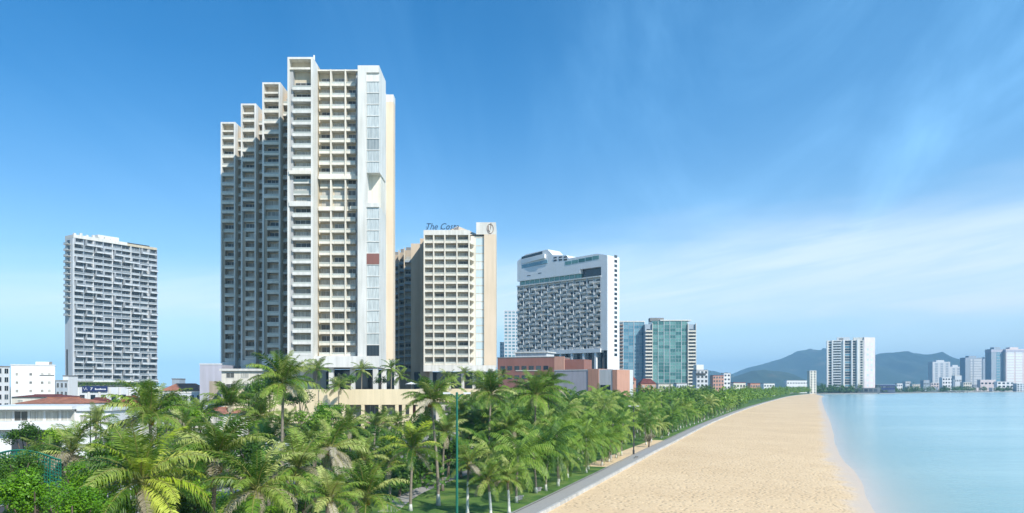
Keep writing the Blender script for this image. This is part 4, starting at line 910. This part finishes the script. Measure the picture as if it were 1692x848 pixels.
def palm(x, y, h, label, scale=1.0, kinds=('frond_green',), n_=22, group=None, base=None, lean=None, dry=2, lime=0.0, nuts=True, z0=0.0, up=0.0, yaw=None):
    """coconut palm: trunk, nuts and single fronds"""
    lean = lean if lean is not None else (PR.uniform(-1, 1)*h*0.08, PR.uniform(-1, 1)*h*0.08)
    o = link('palm_tree', None, None, (x-lean[0], y-lean[1], z0)); tag(o, label, 'palm tree', group)
    link('trunk', trunk_mesh(h, lean, 0.15+0.004*h, lime), o)
    tip = (lean[0], lean[1], h)
    bud = cached('bud', lambda: MB().tube([(0, 0, -0.55), (0, 0, -0.2), (0, 0, 0.15), (0, 0, 0.6), (0, 0, 1.1)], [0.13, 0.2, 0.19, 0.1, 0.02], 7).mesh('crown', 'rachis', True))
    cr_ = link('crown', bud, o, tip)
    n_ = int(n_*1.35); dry = (dry+1)//2
    for k in range(n_):
        t_ = k/(n_-1); e = min(7, max(0, int(t_**0.9*6.3 + PR.uniform(-.4, .6) - up)))
        kd = 'frond_dry' if k >= n_-dry else kinds[PR.randrange(len(kinds))]
        if kd == 'frond_dry': e = PR.choice((4, 5, 5, 6))
        me = fronds(kd, 0)[e]; s = scale*PR.uniform(0.86, 1.12)*(0.8 if e == 0 else 1)*(0.8 if kd == 'frond_dry' else 1)
        link('frond', me, cr_, (0, 0, 0), (PR.uniform(-.25, .25), PR.uniform(-.12, .12), k*2.39996+PR.uniform(-.25, .25)), (s, s, s))
    if nuts:
        m = cached('nuts', lambda: (lambda mm: [mm.ball((0.28*cos(a), 0.28*sin(a), -0.25-0.12*(j % 3)), 0.13, 6, 4) for j, a in enumerate([q*0.7 for q in range(9)])] and mm)(MB()).mesh('coconut_bunch', 'coconut_husk', True))
        link('coconut_bunch', m, cr_, (0, 0, 0), (0, 0, PR.uniform(0, 6)), (scale,)*3)
    return o
def palm_px(px, py, Y, label, rpx, base_px=None, **k):
    c = at(px, py, Y); return palm(c.x, c.y, c.z-k.get('z0', 0.0), label, scale=rpx/F*Y/3.5, **k)

# broadleaf crowns: clouds of leaf blades gathered in clumps
def crown_mesh(name, mat, seed, n_, lobes, leafs=0.30, flat=0.8):
    r = random.Random(seed); m = MB(); C_ = []
    for q in range(lobes):
        a = r.uniform(0, 2*pi); rad = r.uniform(0.15, 0.72); C_.append((Vector((cos(a)*rad, sin(a)*rad, r.uniform(-0.35, 0.55)*flat)), r.uniform(0.26, 0.48)))
    for k in range(n_):
        c, rr_ = C_[r.randrange(lobes)]
        d = Vector((r.gauss(0, 1), r.gauss(0, 1), r.gauss(0, 1))).normalized(); p = c + d*rr_*(r.random()**0.35)
        nn = (d*0.7 + Vector((r.gauss(0, .6), r.gauss(0, .6), r.gauss(0.5, .6)))).normalized(); a = nn.orthogonal().normalized(); a = (Matrix.Rotation(r.uniform(0, 6.28), 3, nn) @ a); b_ = nn.cross(a)
        s = leafs*r.uniform(0.6, 1.2); m.quad(p-a*s*0.5, p+b_*s*0.28, p+a*s*0.5, p-b_*s*0.28)
    return m.mesh(name, mat)
CR = {}
def crown(mat, var, n_=2600, leafs=0.115):
    return cached(('crown', mat, var, n_), lambda: crown_mesh('crown', mat, 31+var*7, n_, 9+var*2, leafs))
def tree(x, y, zc, r, label, mat='leaf_mid', var=0, n_=2600, group=None, name='garden_tree', z0=0.0, sz=0.85, leafs=0.115, cat='tree'):
    o = link(name, None, None, (x, y, z0)); tag(o, label, cat, group); h = zc-z0
    m = MB(); m.tube([(0, 0, -0.1), (0.1, 0.05, h*0.5), (0, 0, h)], [0.22, 0.16, 0.08], 7)
    for q in range(5):
        a = q*1.3; m.tube([(0.05, 0.03, h*0.45), (cos(a)*r*0.3, sin(a)*r*0.3, h*0.8), (cos(a)*r*0.55, sin(a)*r*0.55, h+r*0.1)], [0.10, 0.07, 0.03], 5)
    link('trunk', m.mesh('trunk', 'bark'), o)
    link('crown', crown(mat, var, n_, leafs), o, (0, 0, h), (0, 0, PR.uniform(0, 6.28)), (r, r, r*sz)); return o
def tree_px(px, py, Y, rpx, label, **k):
    c = at(px, py, Y); return tree(c.x, c.y, c.z, rpx/F*Y, label, **k)

GO, OL = ('frond_green', 'frond_olive'), ('frond_olive', 'frond_olive', 'frond_green', 'frond_olive', 'frond_dry', 'frond_green', 'frond_green')
YE = ('frond_yellow', 'frond_olive', 'frond_green', 'frond_yellow')
# foreground palms, one by one
palm_px(234, 798, 44, 'large yellow green palm at the bottom edge with broad arching fronds', 118, kinds=YE, n_=24, dry=3)
palm_px(357, 764, 50, 'olive palm with a straight green spear right of the large yellow palm', 104, kinds=OL, n_=24, dry=4, lean=(0.3, 0.2))
palm_px(117, 752, 64, 'brownish upright palm in front of the white villa', 72, kinds=('frond_olive', 'frond_dry', 'frond_olive'), n_=18, dry=4, up=1.2)
palm_px(247, 690, 68, 'bushy palm standing before the balcony tower entrance', 78, kinds=OL, n_=22, dry=3, up=0.6)
palm_px(380, 672, 95, 'dark narrow palm beside the plain grey block', 52, kinds=('frond_green',), n_=18, dry=1, up=1.3)
palm_px(468, 634, 86, 'tall solitary palm rising above the garden in front of the stepped tower', 66, kinds=GO, n_=24, dry=2, lean=(0.2, 0))
palm_px(524, 612, 215, 'small palm on the podium before the base of the tallest tower', 26, kinds=GO, n_=16, dry=0, z0=0, nuts=False)
palm_px(492, 777, 60, 'pale dusty palm below the tall solitary palm', 84, kinds=OL, n_=22, dry=6)
palm_px(546, 742, 78, 'dry tipped palm left of the podium windows', 66, kinds=OL, n_=22, dry=6)
palm_px(604, 822, 62, 'low spreading palm at the bottom edge beside the garden path', 78, kinds=OL, n_=22, dry=3, up=0.4)
palm_px(682, 744, 88, 'yellow hearted palm with a bare trunk left of the green lamp post', 54, kinds=YE, n_=20, dry=3, lime=1.4)
palm_px(712, 664, 92, 'tall palm with leaning trunk beside the green lamp post', 54, kinds=GO, n_=22, dry=2, lime=1.6, lean=(-0.9, 0.3))
palm_px(774, 768, 85, 'short palm with limewashed trunk right of the green lamp post', 44, kinds=OL, n_=18, dry=3, lime=4)
palm_px(806, 792, 84, 'short palm with white trunk on the lawn edge, second from the lamp post', 40, kinds=GO, n_=16, dry=2, lime=3)
palm_px(838, 790, 86, 'short palm with white trunk beside the promenade, third from the lamp post', 42, kinds=GO, n_=16, dry=2, lime=3)
palm_px(655, 700, 150, 'small palm directly in front of the podium windows', 28, kinds=GO, n_=16, dry=1)
palm_px(636, 690, 152, 'small palm left of the one before the podium windows', 26, kinds=GO, n_=16, dry=1)
palm_px(811, 652, 112, 'tall full palm right of the green lamp post, crown at terrace height', 50, kinds=GO, n_=22, dry=2, lime=1.5)
palm_px(430, 690, 105, 'green palm left of the tall solitary trunk', 52, kinds=GO, n_=20, dry=2)
palm_px(575, 705, 118, 'green palm left of the podium piers', 42, kinds=GO, n_=18, dry=2)
palm_px(425, 810, 47, 'olive palm at the bottom edge between the spear palm and the dusty palm', 92, kinds=OL, n_=22, dry=3)
palm_px(300, 715, 84, 'pale palm between the bushy palm and the spear palm', 58, kinds=OL, n_=20, dry=4)
palm_px(35, 838, 42, 'palm crown in the bottom corner among bright shrubs', 70, kinds=OL, n_=16, dry=2)
palm_px(160, 700, 100, 'thin palm before the pinkish red roof', 40, kinds=OL, n_=14, dry=2, up=0.8)
palm_px(545, 825, 50, 'young drooping palm at the bottom edge left of the path', 60, kinds=OL, n_=18, dry=4)
palm_px(885, 655, 128, 'broad dark palm before the lilac hall', 52, kinds=('frond_green',), n_=22, dry=1)
palm_px(905, 640, 150, 'high palm crown overlapping the lilac hall', 40, kinds=('frond_green',), n_=20, dry=1)
palm_px(760, 690, 120, 'palm crown touching the green lamp post', 44, kinds=OL, n_=20, dry=2)
for q, (px, py, Y, rp, kd, lb) in enumerate(((190, 745, 75, 60, OL, 'olive palm behind the large yellow palm, towards the villa'), (330, 690, 100, 46, OL, 'pale palm left of the dark narrow palm'), (445, 735, 92, 50, GO, 'green palm crossing the tall solitary trunk'), (515, 735, 98, 46, OL, 'palm right of the tall solitary trunk'), (600, 760, 86, 48, GO, 'green palm above the low spreading palm'), (645, 765, 96, 42, GO, 'green palm left of the yellow hearted palm'), (735, 715, 104, 44, GO, 'green palm left of the green lamp post'), (470, 705, 120, 40, GO, 'palm directly behind the tall solitary trunk'), (280, 800, 52, 76, OL, 'olive palm between the large yellow palm and the spear palm'), (620, 705, 135, 34, GO, 'palm in front of the left podium piers'), (700, 785, 110, 32, OL, 'low palm above the lawn by the path'), (75, 765, 66, 52, OL, 'palm arching over the green netting'), (800, 700, 118, 46, GO, 'green palm right of the lamp post, below the tall full palm'), (840, 715, 112, 46, OL, 'olive palm leading into the grove'), (560, 640, 200, 24, GO, 'small palm rising in front of the podium wall'))):
    palm_px(px, py, Y, lb, rp, kinds=kd, n_=18, dry=2)
# palms and shrubs on the hotel terraces
for q, (px, py, Y, rp) in enumerate(((598, 612, 225, 22), (647, 610, 222, 24), (660, 622, 225, 18), (742, 627, 262, 22), (768, 618, 290, 17), (790, 622, 290, 16), (812, 624, 280, 17), (830, 620, 275, 16))):
    c = at(px, py, Y); palm(c.x, c.y, c.z-12.2, ['terrace palm left of the white tower pillars', 'terrace palm at the tower corner', 'low terrace palm beside the white parasol', 'dark terrace palm under the script sign hotel', 'terrace palm left of the sign hotel pillars', 'terrace palm between the sign hotel pillars', 'terrace palm right of the sign hotel pillars', 'outermost terrace palm beside the tan end wall'][q], rp/F*Y/3.5, GO, 12, 'palms on the hotel terrace', None, (0.1, 0), 0, 0, False, 12.2)
for q, (px, py, Y, rp, mt) in enumerate(((560, 628, 218, 17, 'leaf_pale'), (578, 626, 220, 16, 'leaf_mid'), (628, 628, 224, 13, 'leaf_dark'), (700, 634, 262, 17, 'leaf_dark'), (722, 636, 262, 15, 'leaf_mid'), (800, 632, 262, 12, 'leaf_mid'))):
    tree_px(px, py, Y, rp, ['pale flowering shrub between the tower pillars', 'green shrub right of the pale flowering shrub', 'dark shrub at the tower corner pillar', 'dark shrub by the parasol', 'round shrub under the sign hotel', 'shrub below the angled balconies'][q], mat=mt, var=q % 3, n_=900, z0=12.2, name='terrace_shrub', leafs=0.16, cat='shrub')
UM = B('terrace_parasol', 'white parasol open on the hotel terrace', 'parasol', (X(680, 240), 240, 12.2))
pm = MB(); 
for q in range(8):
    a, c = q*pi/4, (q+1)*pi/4; pm.tri((2.0*cos(a), 2.0*sin(a), 2.2), (2.0*cos(c), 2.0*sin(c), 2.2), (0, 0, 2.9))
UM.mesh('canopy', pm, 'hull_white'); UM.mesh('pole', MB().tube([(0, 0, 0), (0, 0, 2.85)], 0.05, 6), 'window_frame')
# broadleaf trees and shrubs of the garden
TL = [(60, 815, 40, 72, 'leaf_bright', 'bright green leafy tree at the bottom left corner'), (150, 790, 47, 66, 'leaf_bright', 'bright green leafy tree left of the large yellow palm'), (20, 770, 58, 50, 'leaf_mid', 'darker tree behind the green netting'),
      (120, 838, 38, 60, 'leaf_bright', 'bright low bush under the large yellow palm'), (45, 716, 85, 34, 'leaf_mid', 'round shrub before the white villa'), (85, 722, 88, 30, 'leaf_bright', 'light green shrub before the villa garage'),
      (300, 770, 70, 54, 'leaf_bright', 'bright tree between the yellow palm and the spear palm'), (320, 690, 95, 34, 'leaf_bright', 'yellow green round tree left of the dark narrow palm'), (420, 745, 85, 44, 'leaf_dark', 'dark tree left of the tall solitary trunk'),
      (520, 700, 110, 42, 'leaf_mid', 'full tree right of the tall solitary trunk'), (445, 640, 140, 34, 'leaf_mid', 'dense tree behind the tall solitary palm'), (410, 650, 170, 30, 'leaf_dark', 'dark tree before the white annex'), (495, 655, 160, 30, 'leaf_dark', 'dark tree below the tower base band'),
      (600, 720, 125, 34, 'leaf_dark', 'dark tree left of the podium piers'), (620, 760, 105, 44, 'leaf_dark', 'large dark tree beneath the podium'), (660, 790, 100, 30, 'leaf_dark', 'dark shrub left of the yellow hearted palm'), (500, 830, 66, 40, 'leaf_dark', 'dark bush at the bottom between dusty palms'),
      (740, 740, 115, 36, 'leaf_dark', 'dark tree behind the green lamp post'), (790, 715, 130, 34, 'leaf_mid', 'green tree right of the lamp post'), (580, 770, 90, 34, 'leaf_mid', 'mid green tree above the low spreading palm'), (690, 700, 140, 30, 'leaf_dark', 'dark tree right of the podium corner'),
      (210, 740, 80, 40, 'leaf_mid', 'mid green tree above the large yellow palm'), (250, 765, 62, 50, 'leaf_mid', 'leafy tree behind the large yellow palm'), (400, 790, 62, 46, 'leaf_mid', 'leafy tree right of the spear palm'), (350, 720, 100, 30, 'leaf_bright', 'bright tree below the orange brown roof'),
      (190, 670, 170, 22, 'leaf_bright', 'yellowish tree beside the red roofs'), (275, 660, 150, 26, 'leaf_dark', 'dark tree right of the bushy palm'), (300, 672, 140, 26, 'leaf_mid', 'tree before the pale low house'), (850, 690, 140, 36, 'leaf_mid', 'leafy tree before the terrace wall end'), (870, 740, 112, 34, 'leaf_mid', 'leafy tree in the near end of the grove'),
      (545, 680, 140, 30, 'leaf_bright', 'bright tree against the podium wall left end'), (455, 800, 75, 40, 'leaf_mid', 'leafy tree at the foot of the tall solitary trunk'), (720, 760, 130, 26, 'leaf_mid', 'round shrub above the garden path'), (540, 790, 80, 36, 'leaf_mid', 'shrub right of the dusty palm'), (90, 780, 62, 36, 'leaf_pale', 'grey green bush inside the green netting'), (10, 690, 170, 24, 'leaf_dark', 'dark tree at the left edge beside the villa'),
      (205, 842, 46, 60, 'leaf_bright', 'bright foliage directly below the large yellow palm crown'), (290, 842, 52, 62, 'leaf_mid', 'leafy bush at the bottom edge right of the large yellow palm'), (335, 815, 66, 48, 'leaf_bright', 'bright bush beneath the spear palm'), (400, 845, 58, 50, 'leaf_mid', 'leafy bush at the bottom edge under the olive palm'), (470, 845, 70, 46, 'leaf_bright', 'bright bush at the bottom edge below the dusty palm'), (170, 745, 72, 38, 'leaf_bright', 'bright tree in front of the grey roofed shed'), (330, 745, 92, 34, 'leaf_mid', 'leafy tree behind the spear palm'), (640, 730, 120, 26, 'leaf_mid', 'round tree touching the podium piers')]
for q, (px, py, Y, rp, mt, lb) in enumerate(TL): tree_px(px, py, Y, rp, lb, mat=mt, var=q % 4, n_=5200 if Y < 80 else 2600, leafs=0.085 if Y < 80 else 0.115, name='garden_tree')
tree_px(1072, 722, 178, 12, 'small reddish bare crowned tree in the sandy clearing', mat='frond_dry', var=1, n_=700, leafs=0.14)
# trailing plants on the balcony tower terrace
hm = MB(); hr = random.Random(4)
for q in range(1500):
    p = Vector((hr.uniform(-1, wL+0.5), -0.7+hr.uniform(-.6, .6), ZL0-1.0-abs(hr.gauss(0, 1.1)))); a = Vector((hr.gauss(0, 1), hr.gauss(0, 1), hr.gauss(0, 1))).normalized()*0.35; b_ = Vector((a.z, a.x, a.y))
    hm.quad(p-a, p+b_*0.7, p+a, p-b_*0.7)
tag(link('trailing_plants', hm.mesh('trailing_plants', 'leaf_dark'), L.o), kind='stuff')

# the coconut grove along the promenade
def far_crown(mat, seed):
    r = random.Random(seed); m = MB(); sets = []
    for k in range(19):
        t_ = k/18; e0 = radians(80-125*t_+r.uniform(-8, 8)); e1 = e0-radians(75)-0.2*r.random(); yaw = k*2.39996+r.uniform(-.2, .2)
        p = Vector((0, 0, 0)); N = 6; P_ = []; T_ = []
        for i in range(N+1):
            th = e0+(e1-e0)*(i/N)**1.2; d = Vector((cos(th)*cos(yaw), cos(th)*sin(yaw), sin(th))); P_.append(p.copy()); T_.append(d); p = p+d*(3.6*r.uniform(.95, 1.05)/N)
        side = Vector((-sin(yaw), cos(yaw), 0))
        for sd in (-1, 1):
            for q in range(18):
                s = 0.12+0.86*q/18; f = s*N; i = min(int(f), N-1); o = P_[i].lerp(P_[i+1], f-i); tn = T_[i]; l = 0.95*sin(pi*(0.15+0.78*s))**0.7*r.uniform(.8, 1.15)
                d1 = (side*sd+tn*0.5+Vector((0, 0, -0.5+r.uniform(-.3, .2)))).normalized(); h = tn*0.078; c = o+d1*l*0.6+Vector((0, 0, -l*0.3))
                m.quad(o-h*0.7, o+h*0.7, c+h*0.5, c-h*0.5)
    return m.mesh('crown', mat)
FC = [far_crown('frond_green', 50+q) for q in range(4)] + [far_crown('frond_olive', 60), far_crown('leaf_mid', 61)]
FT = [[trunk_mesh(h, (0.06*h*sx, 0.04*h), 0.17, 1.4, 7) for sx in (-1, 1)] for h in (5, 7, 9, 11)]
GR = random.Random(5); HS = (5, 7, 9, 11); cnt = 0; taken = []
Yv = 92.0
def grove_spot(Y, off):
    return kerbX(Y) - off*1.06, Y + off*0.36
cand = []
Y = 88.0
while Y < 700 and len(cand) < 300:
    offs = [4.0+GR.uniform(0, 1.2), 10.5+GR.uniform(-1, 1.5), 15+GR.uniform(-1.5, 2), 21+GR.uniform(-2, 2), 27+GR.uniform(-2, 2), 34+GR.uniform(-3, 3)]
    if Y > 240: offs = offs[:4]+[31+GR.uniform(-4, 4)]
    for off in offs: cand.append((Y+GR.uniform(-2.2, 2.2), off))
    Y += 5.2 if Y < 170 else (6.5 if Y < 260 else 9.5)
cand = cand[:296]
for Y, off in cand:
    x, y = grove_spot(Y, off)
    px = 846 + x/y*F
    if px < 772 or (y < 100 and px < 850 and off < 13): continue
    if abs(px-1062) < 26 and 140 < y < 182 and off < 20: continue      # the sandy clearing stays open
    row_front = off < 12.2
    hi = GR.choice((0, 0, 1)) if row_front else (GR.choice((1, 1, 2)) if off < 18 else GR.choice((2, 2, 3, 3)))
    o = link('palm_tree', None, None, (x, y, 0), (0, 0, GR.uniform(0, 6.28)))
    ci = GR.randrange(len(FC)); tone = ('deep green', 'deep green', 'deep green', 'deep green', 'yellowish', 'mid green')[ci]; size = ('short', 'medium', 'tall', 'very tall')[hi]
    zone = 'near the camera end' if px < 900 else ('below the lilac hall' if px < 985 else ('left of the dark lamp post' if px < 1047 else ('right of the dark lamp post' if px < 1110 else ('below the green glass tower' if px < 1155 else 'towards the far end'))))
    if row_front: tag(o, '%s %s palm with white trunk foot, front row, %s' % (size, tone, zone), 'palm tree', 'palms in the front row of the grove')
    else: tag(o, '%s %s palm %s, %s' % (size, tone, 'inside the grove' if off < 24 else 'at the grove back', zone), 'palm tree', 'palms inside the grove')
    sx = GR.randrange(2); h = HS[hi]; s = GR.uniform(1.05, 1.4)*(0.9 if hi == 0 else 1.1); zs = GR.uniform(0.75, 1.05)
    link('trunk', FT[hi][sx], o, (0, 0, 0), (0, 0, 0), (1, 1, zs))
    link('crown', FC[ci], o, ((-1, 1)[sx]*0.06*h, 0.04*h, h*zs), (0, 0, GR.uniform(0, 6.28)), (s, s, s))
# understorey shrubs in the grove
for q in range(26):
    Y = 100+q*9+GR.uniform(-3, 3); off = GR.uniform(16, 36); x, y = grove_spot(Y, off); r_ = GR.uniform(1.6, 2.6)
    tree(x, y, r_*0.9, r_, '%s bushy shrub under the grove palms, number %s from the camera end' % ('dark' if q % 2 else 'mid green', ('one two three four five six seven eight nine ten eleven twelve thirteen fourteen fifteen sixteen seventeen eighteen nineteen twenty twenty-one twenty-two twenty-three twenty-four twenty-five twenty-six'.split())[q]), 'leaf_dark' if q % 2 else 'leaf_mid', q % 4, 900, 'shrubs under the palms', 'understorey_shrub', leafs=0.16, cat='shrub')
# inland planting behind the grove and along the road, and the far end of the tree line: one leafy mass
def mass(name, pts, label, mat, n_per, leafs):
    m = MB(); r = random.Random(11)
    for (x, y, z, rx, rz) in pts:
        k = n_per
        for q in range(k):
            d = Vector((r.gauss(0, 1), r.gauss(0, 1), abs(r.gauss(0, 1)))).normalized(); u_ = r.uniform(0.7, 1.05); p = Vector((x+d.x*rx*u_, y+d.y*rx*u_, z+d.z*rz*u_))
            a = Vector((r.gauss(0, 1), r.gauss(0, 1), r.gauss(0, 1))).normalized()*leafs*r.uniform(.6, 1.3); b_ = d.cross(a).normalized()*leafs*0.5
            m.quad(p-a, p+b_, p+a, p-b_)
    return tag(link(name, m.mesh(name, mat)), label, 'trees', kind='stuff')
pts = []; r = random.Random(3)
for q in range(430):
    Y = 300+1060*(q/430)**0.9; off = (6.0 if Y < 340 else 3.4)+36*r.random()**1.6; x, y = grove_spot(Y, off); pts.append((x, y, r.uniform(2.5, 6), r.uniform(3, 5), r.uniform(4.5, 8.5)))
mass('distant_treeline', pts, 'far end of the palm belt running into one green strip along the beach', 'leaf_mid', 90, 0.75)
pts = []
for q in range(120):
    px = r.uniform(1345, 1720) if q < 80 else r.uniform(1345, 1455); base = 1385+(px-1345)*0.72 if px < 1452 else 1462+(px-1452)*1.62; Y = base+r.uniform(12, 50); pts.append((X(px, Y), Y, r.uniform(1, 3), r.uniform(5, 10), r.uniform(6, 12) if px > 1452 else r.uniform(9, 15)))
mass('far_shore_trees', pts, 'dark strip of trees along the far shore under the towers', 'leaf_dark', 90, 1.4)
pts = []
for q in range(70):
    px = r.uniform(1480, 1720); Y = r.uniform(1960, 2080)+ (px-1480)*0.3; pts.append((X(px, Y), Y, r.uniform(1, 3), r.uniform(8, 14), r.uniform(9, 20)))
mass('far_shore_grove', pts, 'wooded rise behind the low buildings of the far shore', 'leaf_dark', 80, 2.0)
pts = []
for q in range(120):
    Y = r.uniform(180, 460); x = kerbX(Y)-r.uniform(52, 110); 
    if 846+x/Y*F < 845 and Y > 200: x = X(846+r.uniform(0, 160), Y)
    pts.append((x, Y, r.uniform(1, 4), r.uniform(2.5, 4.5), r.uniform(3, 6)))
mass('street_planting', pts, 'dense mixed greenery between the grove and the hotel street', 'leaf_dark', 110, 0.5)
pts = []
for q in range(150):
    Y = r.uniform(95, 235); px = r.uniform(-60, 760); pts.append((X(px, Y), Y, r.uniform(0.3, 1.5), r.uniform(2.0, 3.6), r.uniform(2, 4.0)))
mass('garden_undergrowth', pts, 'low undergrowth filling the garden beneath the palms and trees', 'leaf_mid', 110, 0.38)

# ------------------------------------------------------------------ lamp posts, netting, small things
def lamp(x, y, h, label, mat, r0):
    b = B('street_lamp', label, 'street lamp', (x, y, 0))
    b.mesh('pole', MB().tube([(0, 0, 0), (0, 0, 0.9), (0, 0, 1.0), (0, 0, h)], [r0*1.6, r0*1.6, r0, r0*0.65], 10), mat)
    for s in (-1, 1):
        ar = b.mesh('arm', MB().tube([(0, 0, h-0.5), (s*0.35, 0, h-0.1), (s*0.8, 0, h)], r0*0.4, 6), mat)
        b.mesh('lamp_head', MB().box(s*0.8-0.28, s*0.8+0.28, -0.14, 0.14, h-0.06, h+0.08), 'pale_grey', ar)
    b.mesh('cap', MB().ball((0, 0, h), r0*0.9, 8, 5), mat); b.box('control_box', mat, -r0*1.5, r0*1.5, -r0*1.9, -r0, 1.6, 2.3)
    return b
c = at(755, 650, 62); lamp(c.x, c.y, c.z, 'tall green lamp post standing in the garden before the palms', 'lamp_green', 0.115)
c = on(1047, 751); lamp(c.x, c.y, 9.8, 'dark lamp post beside the sandy clearing at the promenade', 'dark_metal', 0.13)
for q, px in enumerate((1092,)):
    pass
bn = on(1052, 757); BN = B('stone_bench', 'low stone bench at the foot of the dark lamp post', 'bench', (bn.x, bn.y, 0.012), radians(70)); BN.box('seat', 'concrete', -0.9, 0.9, -0.22, 0.22, 0.36, 0.46)
for s in (-0.7, 0.7): BN.box('leg', 'concrete', s-0.12, s+0.12, -0.18, 0.18, 0, 0.36)
for q, (px, py) in enumerate(((858, 827), (889, 813))):
    p = on(px, py); bx = B('stone_bench', ['pale stone block seat on the lawn edge nearest the camera', 'second pale stone block seat on the lawn edge'][q], 'bench', (p.x, p.y, 0.1), radians(65)); bx.box('seat', 'concrete', -0.8, 0.8, -0.25, 0.25, 0.3, 0.45); bx.box('plinth', 'concrete', -0.6, 0.6, -0.18, 0.18, 0, 0.3)
# garden netting: a bowed frame hung with green net
NTG = B('green_netting', 'bowed green garden netting in the left corner among the bushes', 'netting', (X(-10, 60), 60, 0))
hb = Z(748, 60)
for q in range(7):
    x = q*0.85; hh = hb-0.55+0.75*sin(pi*min(1, (q+1.2)/7)); NTG.mesh('post', MB().tube([(x, -0.2*q*0, 0), (x, 0, hh)], 0.04, 5), 'lamp_green')
top_ = [(q*0.85/2, 0, hb-0.55+0.75*sin(pi*min(1, (q/2+1.2)/7))) for q in range(13)]
NTG.mesh('top_rail', MB().tube(top_, 0.06, 6), 'net_green')
nm = MB()
for q in range(12):
    a, c = top_[q], top_[q+1]
    for k in range(9): nm.quad((a[0], 0.02, a[2]-0.25*k-0.02), (c[0], 0.02, c[2]-0.25*k-0.02), (c[0], 0.02, c[2]-0.25*k-0.09), (a[0], 0.02, a[2]-0.25*k-0.09))
    for k in range(2): nm.quad((a[0]+k*0.21, 0.03, a[2]), (a[0]+k*0.21+0.06, 0.03, a[2]), (a[0]+k*0.21+0.06, 0.03, a[2]-2.2), (a[0]+k*0.21, 0.03, a[2]-2.2))
NTG.mesh('net', nm, 'net_green')

# ------------------------------------------------------------------ sea air
t = NT('sea_air'); t.n.remove(t.p)
pv = t.node('ShaderNodeVolumePrincipled'); pv.inputs['Color'].default_value = (0.36, 0.69, 1.0, 1); pv.inputs['Density'].default_value = 0.00012; pv.inputs['Anisotropy'].default_value = -0.3
t.l.new(pv.outputs[0], t.out.inputs['Volume'])
tag(link('haze', MB().box(-9600, 9600, -145, 13500, -8.5, 400).mesh('haze', 'sea_air')), 'pale sea air over the whole bay', 'haze', kind='stuff')
